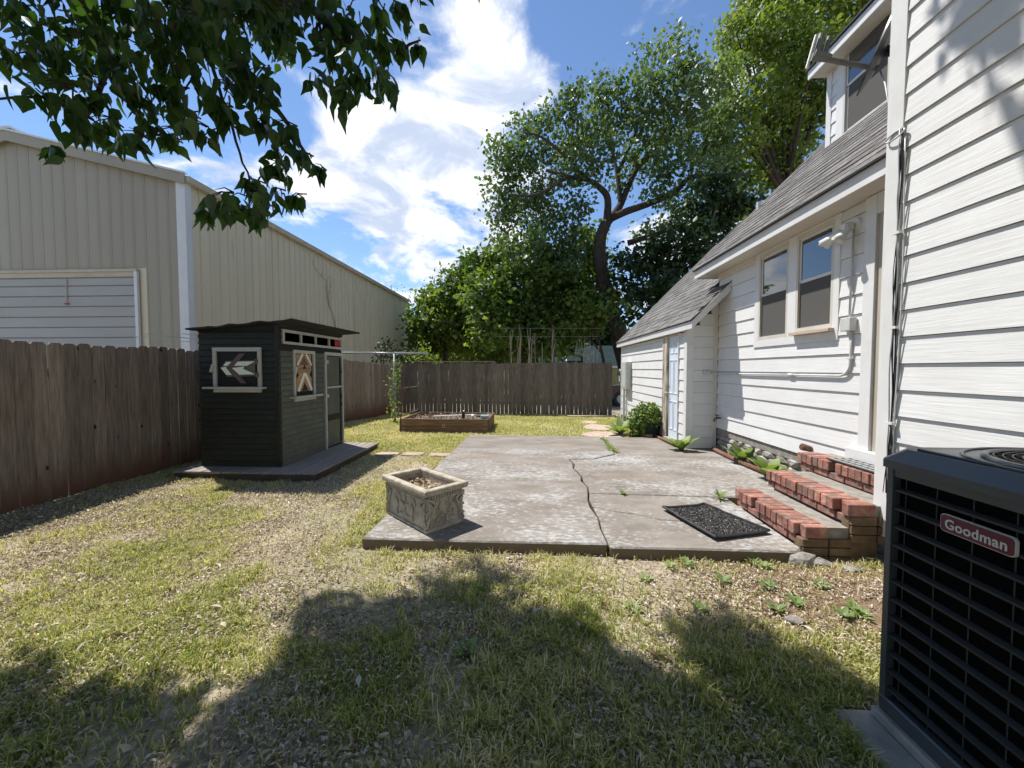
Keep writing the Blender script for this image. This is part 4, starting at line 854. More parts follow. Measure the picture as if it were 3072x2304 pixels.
    part('latch', MB().prism([(-.018, -.055), (.018, -.055), (.018, .055), (-.018, .055)], lambda u, v, k: (-4.475+u*.95+v*.3, y-.030+.008*k, 1.51+v*.95-u*.3)), m_strim, sh)
    # side window with pale bars over warm planks
    xs = X1
    sw2 = part('side_shutter', B(xs-.035, xs-.022, 5.53, 6.04, 1.085, 1.755), m_black, t)
    for i in range(8): part('plank', B(xs-.0215, xs-.012, 5.60, 5.99, 1.16+.071*i, 1.16+.071*i+.068), m_plank, sw2)
    part('side_frame', MB().box(xs-.012, xs+.014, 5.50, 5.545, 1.095, 1.735).box(xs-.012, xs+.014, 6.015, 6.06, 1.095, 1.735).box(xs-.0125, xs+.015, 5.50, 6.06, 1.7355, 1.785), m_strim, sw2)
    part('sill', B(xs-.012, xs+.085, 5.43, 6.16, 1.065, 1.094), m_strim, sw2); part('apron', B(xs-.012, xs+.016, 5.51, 6.06, 1.015, 1.064), m_strim, sw2)
    def bar(a, b, wd, m=m_cream, nm='pale_bar', lift=0):
        a = Vector((0, *a)); b = Vector((0, *b)); dd = (b-a).normalized(); s = Vector((0, -dd.z, dd.y))*wd/2
        part(nm, MB().prism([0, 1, 2, 3] and [(0, 0), (1, 0), (1, 1), (0, 1)], lambda u, v, k: (xs-.011+.007*k+lift, *((a.lerp(b, u)+s*(2*v-1)).yz))), m, sw2)
    bar((5.615, 1.56), (5.755, 1.735), .032); bar((5.985, 1.56), (5.845, 1.735), .032); bar((5.63, 1.165), (5.80, 1.44), .05); bar((5.98, 1.165), (5.812, 1.43), .05, lift=.0015)
    part('dark_triangle', MB().prism([(5.70, 1.56), (5.90, 1.56), (5.80, 1.70)], lambda u, v, k: (xs-.0118+.003*k, u, v)), m_mauve, sw2); part('dark_triangle', MB().prism([(5.72, 1.165), (5.89, 1.165), (5.80, 1.29)], lambda u, v, k: (xs-.0118+.003*k, u, v)), m_shed, sw2)
    part('dark_triangle', MB().prism([(5.755, 1.50), (5.845, 1.50), (5.80, 1.57)], lambda u, v, k: (xs-.0115+.004*k, u, v)), m_black, sw2)
    for s in (0, 1): part('dark_triangle', MB().prism([(5.60, 1.36), (5.66, 1.41), (5.60, 1.46)] if not s else [(5.99, 1.36), (5.99, 1.46), (5.93, 1.41)], lambda u, v, k: (xs-.0118+.003*k, u, v)), m_black, sw2)
    part('latch', MB().prism([(-.02, -.06), (.02, -.06), (.02, .06), (-.02, .06)], lambda u, v, k: (xs+.017+.008*k, 5.535+u*.94+v*.34, 1.47+v*.94-u*.34)), m_strim, sw2)
    # transom of four openings
    tr = part('transom', B(xs-.034, xs-.020, 5.28, 6.93, 1.875, 2.055), m_black, t)
    part('transom_frame', MB().box(xs-.012, xs+.016, 5.26, 6.95, 2.025, 2.065).box(xs-.012, xs+.016, 5.26, 6.95, 1.858, 1.895).box(xs-.0125, xs+.0165, 5.26, 5.30, 1.8955, 2.0245).box(xs-.0125, xs+.0165, 6.91, 6.95, 1.8955, 2.0245), m_strim, tr)
    for q in (5.70, 6.10, 6.51): part('mullion', B(xs-.0125, xs+.0155, q-.016, q+.016, 1.8955, 2.0245), m_strim, tr)
    part('red_scrap', B(xs-.019, xs-.014, 6.74, 6.90, 1.90, 2.02), m_red, tr)
    # door
    dr = part('door', B(xs-.022, xs-.006, 6.42, 6.90, .15, 1.72), m_shedr, t)
    part('door_trim', MB().box(xs-.012, xs+.020, 6.35, 6.392, Z0, 1.735).box(xs-.012, xs+.020, 6.925, 6.962, Z0, 1.735).box(xs-.0125, xs+.021, 6.35, 6.962, 1.7355, 1.79), m_strim, dr)
    part('door_rail', B(xs-.0058, xs+.012, 6.42, 6.915, 1.165, 1.195), m_strim, dr); part('door_batten', B(xs-.0058, xs+.008, 6.42, 6.90, .60, .70), m_shed, dr)
    part('door_edge', B(xs-.0058, xs+.006, 6.865, 6.90, .18, 1.70), m_black, dr)
    for z in (1.62, 1.04): part('hinge', B(xs-.005, xs+.028, 6.34, 6.44, z-.028, z+.028), m_strim, dr)
    for z in (1.45, .85, 1.0): part('strap', B(xs-.004, xs+.022, 6.88, 6.915, z-.03, z+.03), m_deckd, dr)
shed()

# ------------------------------------------------------------------ planter on the patio
def planter():
    c = np.array((-1.052, 3.536)); ux = unit(np.array((0.577, -.487))); uy = unit(np.array((.487*.98, .577)))   # long axis, short axis
    ux = unit(np.array((-.54, .48))); uy = unit(np.array((.31, .345))); L_, W_, z0, z1 = .72, .42, .100, .475
    fc = np.array((-.895, 3.150))            # nearest corner
    def W(a, b, z): p = fc+ux*a+uy*b; return (p[0], p[1], z)
    t = thing('stone_planter', 'rectangular cast stone planter box with relief ornament on the patio corner', 'planter', (*(fc+ux*L_/2+uy*W_/2), z0))
    def box(a0, a1, b0, b1, za, zb, tp=0):
        return MB().add([W(a0+tp, b0+tp, za), W(a1-tp, b0+tp, za), W(a1-tp, b1-tp, za), W(a0+tp, b1-tp, za), W(a0, b0, zb), W(a1, b0, zb), W(a1, b1, zb), W(a0, b1, zb)],
                        [(0, 3, 2, 1), (4, 5, 6, 7), (0, 1, 5, 4), (1, 2, 6, 5), (2, 3, 7, 6), (3, 0, 4, 7)])
    th = .045
    body = MB()
    for a in ((0, L_, 0, th), (0, L_, W_-th, W_), (0, th, th, W_-th), (L_-th, L_, th, W_-th)): pass
    o = [(0.02, .02), (L_-.02, .02), (L_-.02, W_-.02), (.02, W_-.02)]; ob = [(.015, .015), (L_-.015, .015), (L_-.015, W_-.015), (.015, W_-.015)]; ii = [(th, th), (L_-th, th), (L_-th, W_-th), (th, W_-th)]
    vs = [W(*q, z0) for q in ob]+[W(*q, z1-.05) for q in o]+[W(*q, z1-.04) for q in ii]+[W(*q, z0+.06) for q in ii]
    body.add(vs, [(3, 2, 1, 0)]+[(i, (i+1) % 4, 4+(i+1) % 4, 4+i) for i in range(4)]+[(4+i, 4+(i+1) % 4, 8+(i+1) % 4, 8+i) for i in range(4)]+[(8+i, 8+(i+1) % 4, 12+(i+1) % 4, 12+i) for i in range(4)]+[(12, 13, 14, 15)])
    part('body', body, m_planter, t)
    rim = MB(); pr = [(-.012, -.055), (-.022, -.030), (-.020, -.008), (-.008, 0), (.035, 0), (.045, -.012), (.045, -.055)]
    ring = []
    for u, v in pr: ring.append([W(u, u, z1+v), W(L_-u, u, z1+v), W(L_-u, W_-u, z1+v), W(u, W_-u, z1+v)])
    vs = [p for r in ring for p in r]; n = len(pr)
    rim.add(vs, [(4*i+k, 4*i+(k+1) % 4, 4*((i+1) % n)+(k+1) % 4, 4*((i+1) % n)+k) for i in range(n) for k in range(4)])
    part('rim', rim, m_planter, t, bevel=.003)
    part('plinth', box(.004, L_-.004, .004, W_-.004, z0+.0, z0+.028), m_planter, t, bevel=.004)
    # dentil moulding below the rim
    dn = MB()
    def onface(face, s, z, lift): return W(s, .018-lift, z) if face == 0 else W(.018-lift, s, z)
    k = 0
    for face, ln in ((0, L_), (1, W_)):
        s = .03
        while s < ln-.03:
            a = [onface(face, s, z1-.090, .0), onface(face, s+.018, z1-.082, .0), onface(face, s+.020, z1-.058, .0), onface(face, s+.002, z1-.064, .0)]
            b = [onface(face, s, z1-.090, .014), onface(face, s+.018, z1-.082, .014), onface(face, s+.020, z1-.058, .016), onface(face, s+.002, z1-.064, .016)]
            dn.add(a+b, [(4, 5, 6, 7), (0, 1, 5, 4), (1, 2, 6, 5), (2, 3, 7, 6), (3, 0, 4, 7)]); s += .028
    stuff(part('dentil_band', dn, m_planter, t))
    part('moulding', box(.006, L_-.006, .006, W_-.006, z1-.104, z1-.094), m_planter, t)
    # raised scrolls: tubes laid on the two faces that show
    def scroll(face, pts, r, nm='scroll'):
        q = [onface(face, s, z0+z, r*.75) for s, z in pts]; part(nm, MB().tube(q, [r*(.55+.45*math.sin(math.pi*(i+.6)/(len(q)+.2))) for i in range(len(q))], 6), m_planter, t, smooth=True)
    def arc(cx, cz, r, a0, a1, n=10, sq=1.0): return [(cx+r*math.cos(a), cz+r*sq*math.sin(a)) for a in np.linspace(a0, a1, n)]
    for face, ln in ((0, L_), (1, W_)):
        for e in (0, 1):                                              # acanthus at the corners
            m = lambda s: (ln-s) if e else s
            for dx, z_a, z_b in ((.03, .30, .04), (.055, .27, .09), (.075, .29, .17)):
                scroll(face, [(m(.012+dx*math.sin(math.pi*q)*1.2), z_a+(z_b-z_a)*q) for q in np.linspace(0, 1, 8)], .014, 'acanthus_leaf')
            scroll(face, [(m(.03), .12), (m(.06), .09), (m(.05), .05), (m(.02), .03)], .011, 'acanthus_leaf')
    for cx in (.24, .50):
        for r in (.052, .038, .024): scroll(0, arc(cx, .20, r, -.4, math.pi+.4, 12, 1.1), .008, 'shell')
        scroll(0, [(cx, .20), (cx-.01, .14), (cx+.012, .09), (cx-.012, .05)], .012)
    for s in (-1, 1): scroll(0, arc(.37+s*.06, .13, .055, math.pi/2-s*.3, math.pi/2+s*3.6, 14), .009)
    scroll(0, [(.37, .28), (.355, .24), (.37, .20), (.385, .24), (.37, .28)], .010)
    for cx, s in ((.15, 1), (.26, -1)):
        scroll(1, [(cx, .28), (cx+.014*s, .24), (cx-.012*s, .20), (cx+.016*s, .16), (cx, .13)], .009)
        scroll(1, arc(cx, .085, .04, .2, 5.6, 14), .009); scroll(1, arc(cx+.005, .15, .028, -1.2, 3.6, 10), .008)
    # soil and debris inside
    s_ = MB(); n = 10; sv = []
    for j in range(n+1):
        for i in range(n+1): sv.append(W(.048+(L_-.096)*i/n, .048+(W_-.096)*j/n, z1-.105+random.uniform(-.012, .02)))
    s_.add(sv, [(j*(n+1)+i, j*(n+1)+i+1, (j+1)*(n+1)+i+1, (j+1)*(n+1)+i) for j in range(n) for i in range(n)])
    part('soil', s_, m_soil, t)
    cnt = 420; ab = rng.random((cnt, 2))*np.array((L_-.12, W_-.12))+.06; pos = np.array([W(a, b, z1-.095+random.uniform(0, .018)) for a, b in ab])
    v, f, k = leaf_arrays(pos, unit(rng.normal(size=(cnt, 3))*np.array((1, 1, .3))), rng.normal(size=(cnt, 3))*.5+np.array((0, 0, 1)), rng.uniform(.02, .05, cnt), LEAF2)
    stuff(raw('dry_leaves', v, f, m_litter, t, np.repeat(rng.random(cnt)*.5, k)))
planter()

# ------------------------------------------------------------------ raised bed with what lies in it
def raised_bed():
    X0, X1, Y0, Y1, H = -3.10, -1.03, 8.87, 10.30, .33
    t = thing('raised_garden_bed', 'brown wooden raised garden bed filled with dry soil', 'garden bed', ((X0+X1)/2, (Y0+Y1)/2, 0))
    for z0, z1 in ((-.02, .155), (.162, H)):
        part('side_board', B(X0, X1, Y0, Y0+.035, z0, z1), m_bed, t, bevel=.004); part('side_board', B(X0, X1, Y1-.035, Y1, z0, z1), m_bed, t, bevel=.004)
        part('end_board', B(X0, X0+.035, Y0+.0355, Y1-.0355, z0, z1), m_bed, t, bevel=.004); part('end_board', B(X1-.035, X1, Y0+.0355, Y1-.0355, z0, z1), m_bed, t, bevel=.004)
    part('corner_batten', B(X0-.03, X0-.001, Y0-.0, Y0+.04, -.02, H), m_deckd, t); part('corner_batten', B(X1+.001, X1+.022, Y0-.0, Y0+.05, -.02, H+.002), m_deckd, t)
    for x in (X0+.05, X0+.085, X1-.09, X1-.05):
        for z in (.04, .10, .20, .27): part('bolt_head', MB().tube([(x, Y0+.001, z+(.02 if x in (X0+.05, X1-.05) else 0)), (x, Y0-.008, z+(.02 if x in (X0+.05, X1-.05) else 0))], .010, 6), m_galv, t)
    for dx in (-.022, .022):
        for dz in (-.022, .022): part('bolt_head', MB().tube([(-2.08+dx, Y0+.001, .165+dz), (-2.08+dx, Y0-.008, .165+dz)], .012, 6), m_wcable, t)
    n = 22; sv = []
    for j in range(n+1):
        for i in range(n+1): sv.append((X0+.036+(X1-X0-.072)*i/n, Y0+.036+(Y1-Y0-.072)*j/n, .235+.05*(i/n)+random.uniform(-.02, .03)))
    part('soil', MB().add(sv, [(j*(n+1)+i, j*(n+1)+i+1, (j+1)*(n+1)+i+1, (j+1)*(n+1)+i) for j in range(n) for i in range(n)]), m_soil, t)
    cnt = 700; pos = np.stack([rng.uniform(X0+.08, X1-.08, cnt), rng.uniform(Y0+.08, Y1-.08, cnt), np.full(cnt, .285)+rng.uniform(-.01, .02, cnt)], 1)
    v, f, k = leaf_arrays(pos, unit(rng.normal(size=(cnt, 3))*np.array((1, 1, .4))), rng.normal(size=(cnt, 3))+np.array((0, 0, 1)), rng.uniform(.03, .07, cnt), LEAF2)
    stuff(raw('dry_leaves', v, f, m_litter, t, np.repeat(rng.random(cnt)*.7, k)))
    o = MB().tube([(-2.45, 9.35, .33), (-1.9, 9.42, .345), (-1.45, 9.50, .36)], .018, 8).build('plastic_pipe', m_lampw); tag(o, 'pale plastic pipe lying across the soil of the raised bed', 'pipe')
    o = MB().tube([(-2.52, 9.3, .27), (-2.50, 9.3, .40), (-2.46, 9.3, .46), (-2.47, 9.3, .48)], [.03, .028, .026, .03], 8).build('plant_stump', m_twig); tag(o, 'upright tan plant stump at the left of the raised bed', 'stump')
    for x, y, s in ((-2.75, 9.5, 1), (-2.62, 9.7, 2), (-2.33, 9.8, 3)):
        pass
    b_ = thing('timer_valve', 'dark garden tap timer standing in the raised bed soil', 'tap timer', (-1.72, 9.45, .28))
    part('body', MB().tube([(-1.72, 9.45, .27), (-1.72, 9.45, .36), (-1.715, 9.45, .40), (-1.71, 9.44, .44)], [.035, .045, .03, .025], 8), m_cable, b_); part('knob', MB().blob((-1.705, 9.43, .455), (.03, .03, .02), 1, 0), m_galv, b_)
    s_ = thing('sprinkler', 'pale blue plastic sprinkler at the right corner of the raised bed', 'sprinkler', (-1.12, 9.10, .30))
    part('body', B(-1.24, -1.03, 9.02, 9.14, .335, .405), m_plast, s_, bevel=.015); part('nozzle', MB().tube([(-1.24, 9.08, .375), (-1.34, 9.10, .37)], [.025, .015], 8), m_cable, s_); part('foot', B(-1.22, -1.05, 9.06, 9.10, .27, .335), m_plast, s_)
    o = MB().blob((-1.46, 9.3, .345), (.05, .05, .045), 8, .05, 2).build('white_ball', m_lampw, smooth=True); tag(o, 'round white ball resting on the soil of the raised bed', 'ball')
    r = thing('garden_rake', 'old rusty garden rake leaning on the left end of the raised bed', 'rake', (-3.2, 9.2, 0))
    part('handle', MB().tube([(-3.19, 9.05, .0), (-3.16, 9.25, 1.15)], .016, 6), m_rust, r); part('head', MB().tube([(-3.22, 9.0, .34), (-3.02, 9.9, .42)], .014, 6), m_rust, r)
    for i in range(8): q = i/7; part('tine', MB().tube([(-3.22+.2*q, 9.0+.9*q, .34+.08*q), (-3.21+.2*q, 9.0+.9*q, .41+.08*q)], .008, 5), m_galv if i % 2 else m_rust, r)
raised_bed()

# ------------------------------------------------------------------ clothesline
def clothesline():
    t = thing('clothesline_post', 'grey steel T shaped clothesline post overgrown by a vine', 'clothesline', (-3.89, 10.65, 0))
    part('post', MB().tube([(-3.89, 10.65, -.1), (-3.89, 10.65, 1.93)], .030, 10), m_galv, t, smooth=True)
    part('crossbar', MB().tube([(-5.36, 10.62, 1.955), (-2.93, 10.68, 1.945)], .026, 8), m_galv, t, smooth=True)
    for x in (-5.0, -4.4, -3.85): part('line', MB().tube([(x, 10.62, 1.965), (x-.3, 8.4, 1.90), (x-.9, 5.0, 1.98)], .0065, 4), m_wcable, t)
    for x in (-5.0, -4.4, -3.85, -3.3): part('hook', MB().tube([(x, 10.62, 1.97), (x, 10.60, 2.0), (x, 10.58, 1.97)], .006, 5), m_galv, t)
    v = thing('climbing_vine', 'thin leafy vine climbing the clothesline post', 'vine', (-3.92, 10.62, 0))
    pts = [(-3.93+.07*math.sin(q*9), 10.61+.06*math.cos(q*9), 1.75*q) for q in np.linspace(0, 1, 26)]
    part('stem', MB().tube(pts, .008, 5), m_twig, v)
    part('runner', MB().tube([(-3.9, 10.6, .92), (-3.7, 10.55, .96), (-3.4, 10.5, 1.0), (-3.2, 10.5, 1.02), (-3.15, 10.5, 1.14)], .009, 5), m_twig, v)
    n = 330; q = rng.random(n)**.9; pos = np.stack([-3.91+rng.normal(0, .10, n)+.12*(q > .55)*rng.random(n), 10.60+rng.normal(0, .07, n), q*1.75], 1)
    d = unit(rng.normal(size=(n, 3))+np.array((0, 0, -.5))); a, f, k = leaf_arrays(pos, d, rng.normal(size=(n, 3))+np.array((-.3, 0, .8)), rng.uniform(.05, .09, n), LEAF2)
    raw('leaves', a, f, m_weed, v, np.repeat(rng.random(n), k))
clothesline()

# ------------------------------------------------------------------ leafy plants
def arching_leaf(mb, base, ang, ln, wd, lift, droop, n=5):
    d = Vector((math.cos(ang), math.sin(ang), 0)); s = Vector((-d.y, d.x, 0)); vs = []
    for i in range(n+1):
        q = i/n; p = Vector(base)+d*ln*q*math.cos(lift*(1-q*.22))+Vector((0, 0, ln*(math.sin(lift)*q-droop*q*q))); w_ = wd*math.sin(math.pi*min(1, .12+q*.88))**.8*(1 if q < .95 else .1)
        vs += [p-s*w_+Vector((0, 0, w_*.35)), p, p+s*w_+Vector((0, 0, w_*.35))]
    mb.add(vs, [(3*i+k, 3*i+k+1, 3*i+k+4, 3*i+k+3) for i in range(n) for k in (0, 1)])
def rosette(name, label, x, y, z, n, ln, wd, lift, seed, cat='weed', group=None, pieces=True):
    rr = random.Random(seed); t = thing(name, label, cat, (x, y, z), group) if pieces else None; big = MB()
    for i in range(n):
        mb = MB() if pieces else big
        arching_leaf(mb, (x, y, z), i*2.4+rr.uniform(-.3, .3), ln*rr.uniform(.7, 1.15), wd*rr.uniform(.8, 1.1), lift*rr.uniform(.6, 1.25), rr.uniform(.03, .22))
        if pieces: o = part('leaf', mb, m_weed, t, smooth=True); a = o.data.attributes.new('tint', 'FLOAT', 'POINT'); a.data.foreach_set('value', [rr.random()*.7+.15]*len(o.data.vertices))
    if not pieces:
        o = big.build(name, m_weed, smooth=True); a = o.data.attributes.new('tint', 'FLOAT', 'POINT'); a.data.foreach_set('value', [rr.random()]*len(o.data.vertices)); tag(o, label, cat, group); t = o
    return t
rosette('mullein_plant', 'broad leaved weed growing at the corner of the wing wall', 2.56, 6.72, .09, 10, .36, .080, 1.15, 1)
rosette('mullein_plant', 'broad leaved weed left of the brick steps by the foundation', 3.03, 5.05, .09, 11, .33, .090, 1.1, 2)
rosette('mullein_plant', 'large pale leaved plant left of the potted bush', 1.98, 8.72, .03, 14, .48, .095, .9, 3, 'plant')
rosette('mullein_plant', 'upright weed with light leaves against the stone foundation', 3.10, 5.85, .09, 10, .36, .075, 1.25, 4)
rosette('crack_weed', 'grassy weed tuft at the left foot of the brick steps', 2.02, 4.22, .09, 16, .13, .010, 1.0, 5)
rosette('crack_weed', 'tiny weed sprouting in the patio joint between the slabs', 1.02, 4.33, .09, 10, .07, .012, .9, 6)
def crack_weed_row():
    t = thing('crack_weed', 'row of small weeds along the crack at the back of the patio', 'weed', (1.40, 7.1, .095)); rr = random.Random(8); mb = MB()
    for i in range(60):
        y = rr.uniform(6.45, 7.75); arching_leaf(mb, (1.39+(y-7.1)*.02+rr.uniform(-.05, .05)*(1.3 if y < 6.8 else .6), y, .09), rr.uniform(0, 6.3), rr.uniform(.05, .15)*(1.3 if y < 6.9 else .8), rr.uniform(.008, .02), rr.uniform(.4, 1.3), .2, 3)
    o = part('leaves', mb, m_weed, t); a = o.data.attributes.new('tint', 'FLOAT', 'POINT'); a.data.foreach_set('value', rng.random(len(o.data.vertices)).astype(np.float32))
crack_weed_row()
wl = 'small pale green weed in the bare soil between patio and shaded grass'; k = 0
for px, py in [(2255, 1690), (2290, 1700), (2060, 1695), (2300, 1760), (2170, 1745), (2460, 1760), (2560, 1830), (2530, 1850), (1940, 1740), (2390, 1810), (2580, 1850), (2100, 1830), (2010, 1700), (1900, 1830), (2330, 1830)]:
    q = onZ(px, py, 0); rosette('lawn_weed', wl, q[0], q[1], .0, 9, .075, .016, .6, 20+k, 'weed', 'weeds in the bare soil', pieces=False); k += 1
q = onZ(1400, 1965, 0); rosette('lawn_weed', 'blue green broad leaved weed in the shaded grass near the bottom centre', q[0], q[1], .01, 9, .09, .035, .5, 41, 'weed')
def potted_bush():
    x, y = 2.43, 8.36
    t = thing('potted_bush', 'leafy green bush in a dark green pot beside the blue door', 'potted plant', (x, y, 0))
    part('pot', MB().lathe([(.17, .0), (.20, .04), (.235, .26), (.25, .28), (.25, .30), (.22, .30)], (x+.06, y, .04), 24), m_pot, t, smooth=True)
    part('stem', MB().tube([(x+.05, y, .3), (x, y, .6)], .014, 6), m_bark, t)
    n = 2600; u = unit(rng.normal(size=(n, 3))); r = rng.random(n)**.45; ctr = np.array((x, y, .42)); pos = ctr+u*r[:, None]*np.array((.37, .34, .36)); low = (u[:, 0] < 0) & (rng.random(n) < .5); pos[low, 2] -= .22*rng.random(low.sum())
    pos[:, 2] = np.maximum(pos[:, 2], .06); keep = ~((pos[:, 2] < .34) & (pos[:, 0] > x-.08)); pos = pos[keep]; u = u[keep]; n = len(pos)
    d = unit(u*.8+rng.normal(size=(n, 3))*.5+np.array((0, 0, -.4))); v, f, k = leaf_arrays(pos, d, u+rng.normal(size=(n, 3))*.4+np.array((0, 0, .6)), rng.uniform(.05, .085, n), LEAF2)
    raw('foliage', v, f, m_under, t, np.repeat(np.clip(rng.normal(.5, .25, n), 0, 1), k))
potted_bush()

# ------------------------------------------------------------------ trees
def limb(mb, pts, r0, r1, n=9, wob=0.0):
    pts = [Vector(p) for p in pts]; q = []
    for i in range(len(pts)-1):
        a = pts[max(i-1, 0)]; b = pts[i]; c = pts[i+1]; d = pts[min(i+2, len(pts)-1)]
        for s in range(4):
            t = s/4; q.append(.5*((2*b)+(c-a)*t+(2*a-5*b+4*c-d)*t*t+(3*b-a-3*c+d)*t**3))
    q.append(pts[-1]); m = len(q)
    q = [p+Vector((random.uniform(-wob, wob), random.uniform(-wob, wob), random.uniform(-wob, wob))) if 0 < i < m-1 else p for i, p in enumerate(q)]
    mb.tube(q, [r0+(r1-r0)*(i/(m-1))**.8 for i in range(m)], n); return q
def crown(name, clumps, m, parent, leaf, per_m, tw, droop=-.45, upn=.7, shape=LEAF2, tintb=0.0, seed=1, cl_r=.33, cl_n=22):
    """clumps: (centre, radii). Leaves sit in many little sprays spread through each clump, denser near its skin."""
    g = np.random.default_rng(seed); P = []; T = []; S = []
    for c, r in clumps:
        r = np.asarray(r, float); vol = float(np.prod(r))**(2/3); ns = max(3, int(per_m*vol)); u = unit(g.normal(size=(ns, 3))); rad = .35+.68*g.random(ns)**.6
        sp = np.asarray(c)+u*rad[:, None]*r; base = np.clip(g.normal(.45+tintb, .13), 0, 1)
        k = g.poisson(cl_n, ns)+3; idx = np.repeat(np.arange(ns), k); off = g.normal(size=(len(idx), 3))*cl_r*np.array((1, 1, .75)); P.append(sp[idx]+off)
        T.append(np.clip(base+g.normal(0, .10, ns)[idx]+g.normal(0, .16, len(idx)), 0, 1)); S.append(u[idx])
    P = np.concatenate(P); T = np.concatenate(T); S = np.concatenate(S); n = len(P)
    d = g.normal(size=(n, 3))+np.array((0, 0, droop)); nr = g.normal(size=(n, 3))*.7+S*.5+np.array((0, 0, upn)); sz = leaf*g.uniform(.65, 1.3, n)
    v, f, k = leaf_arrays(P, d, nr, sz, shape)
    return raw(name, v, f, m, parent, np.repeat(T, k))
DP = 1.38879
def clump_px(lst, depth, jit, flat=.8, seed=1):
    g = random.Random(seed); out = []
    for x, y, r in lst:
        dd = depth+g.uniform(-jit, jit); c = onY(x*DP, y*DP, dd); rr = r*DP/FPX*dd; out.append((c, (rr, rr*1.1, rr*flat)))
    return out
def big_tree():
    D = 20.0; t = thing('spreading_tree', 'large spreading tree with crooked dark trunk behind the back fence', 'tree', (5.2, D, 0)); tr = MB()
    P = lambda x, y, dd=0: tuple(onY(1200+x*.663, y*.663, D+dd))
    limb(tr, [(5.3, D, -.2), P(1000, 1560), P(960, 1420), P(930, 1300), P(905, 1180), P(905, 1080), P(935, 1010)], .46, .27, 12, .03)
    limb(tr, [P(935, 1010), P(990, 940, .3), P(1030, 850, .6), P(1075, 760, .8), P(1150, 670, 1)], .22, .10)
    limb(tr, [P(935, 1010), P(940, 900, -.3), P(905, 850, -.6), P(850, 815, -1), P(760, 800, -1.6), P(660, 770, -2)], .21, .07)
    limb(tr, [P(960, 985), P(1030, 955, -.5), P(1130, 920, -.8), P(1240, 870, -1), P(1320, 800, -1), P(1450, 805, -1), P(1560, 790, -.6)], .20, .08)
    limb(tr, [P(1000, 930, .3), P(985, 800, .6), P(965, 700, 1), P(940, 560, 1.2), P(900, 430, 1.4)], .14, .04)
    limb(tr, [P(985, 780, .6), P(1050, 640, .8), P(1100, 480, 1), P(1150, 300, 1.2)], .12, .035); limb(tr, [P(1075, 760, .8), P(1170, 640, .5), P(1240, 500, .5), P(1260, 330, .5)], .10, .035)
    limb(tr, [P(850, 815, -1), P(740, 700, -1), P(640, 620, -1), P(560, 600, -1)], .10, .04); limb(tr, [P(760, 800, -1.6), P(620, 880, -2), P(500, 880, -2)], .09, .04); limb(tr, [P(1030, 1100), P(1160, 1060, -.5), P(1270, 1020, -1), P(1380, 1060, -1)], .15, .07)
    part('trunk', tr, m_bark, t, smooth=True)
    L_ = [(1085, 320, 34), (1080, 400, 36), (1085, 480, 40), (1120, 285, 34), (1130, 360, 42), (1130, 440, 46), (1130, 525, 46), (1180, 265, 38), (1185, 335, 46), (1190, 420, 46), (1190, 500, 50), (1240, 220, 34), (1245, 290, 46), (1255, 370, 44), (1300, 190, 30), (1310, 250, 44),
          (1315, 320, 38), (1365, 195, 36), (1375, 270, 44), (1390, 345, 44), (1400, 130, 30), (1425, 190, 44), (1440, 270, 46), (1455, 350, 44), (1455, 95, 24), (1480, 145, 40), (1495, 220, 46), (1510, 300, 48), (1520, 375, 42), (1545, 175, 38), (1560, 250, 42),
          (1240, 520, 40), (1430, 410, 32), (1480, 430, 36), (1250, 450, 30), (1410, 500, 30), (1540, 440, 34), (1340, 400, 22), (1220, 570, 40), (1460, 480, 26), (1560, 330, 40)]
    crown('crown', clump_px(L_, D-.5, 1.6, .85, 5), m_big, t, .23, 25, .3, seed=11, cl_r=.30, cl_n=20)
big_tree()
def simple_tree(name, label, px, D, lst, m, leaf, dens, trunk, seed, jit=1.5, base_z=0.0, tintb=0.0, cl_r=.33, cl_n=20):
    bx = onY(px*DP, 1500, D); t = thing(name, label, 'shrub' if 'shrub' in name else 'hedge' if 'hedge' in name else 'tree', (bx[0], D, base_z)); tr = MB(); cl = clump_px(lst, D, jit, .85, seed); top = max(c[0][2] for c in cl)
    mid = (bx[0]+.2, D, top*.45); limb(tr, [(bx[0], D, base_z-.2), (bx[0]+.1, D, top*.2), mid, tuple((cl[len(cl)//2][0]+np.array(mid))/2)], trunk, trunk*.45, 10, .03)
    for c, r in cl[::2]: limb(tr, [mid, tuple(np.array(mid)*.45+c*.55+np.array((0, 0, .2))), tuple(c)], trunk*.38, .03, 6)
    part('trunk', tr, m_bark, t, smooth=True); crown('crown', cl, m, t, leaf, dens, .3, seed=seed, tintb=tintb, cl_r=cl_r, cl_n=cl_n); return t
simple_tree('understory_tree', 'light green bushy tree left behind the back fence next to the metal building', 960, 24, [(905, 690, 32), (920, 740, 36), (935, 650, 36), (960, 700, 44), (975, 620, 34), (985, 745, 40), (1000, 660, 46), (1010, 595, 32), (905, 770, 26), (1030, 720, 44)], m_bright, .30, 34, .22, 21, tintb=-.08)
simple_tree('understory_tree', 'dense mid green tree filling the middle behind the back fence', 1130, 21, [(1040, 570, 36), (1050, 640, 50), (1070, 710, 50), (1090, 560, 40), (1110, 620, 52), (1130, 690, 54), (1140, 750, 44), (1165, 590, 46), (1185, 660, 52), (1200, 730, 50), (1240, 610, 48), (1250, 680, 44), (1290, 640, 40), (1060, 765, 36), (1180, 560, 40), (1285, 560, 30), (1300, 600, 26), (1310, 650, 24), (1270, 520, 26)], m_under, .28, 36, .26, 22)
simple_tree('understory_tree', 'small sunlit tree with drooping sprays near the crooked trunk', 1290, 19, [(1270, 680, 30), (1290, 695, 22), (1255, 650, 30), (1300, 670, 24), (1235, 705, 24)], m_under, .22, 32, .12, 23, tintb=.1, jit=.8)
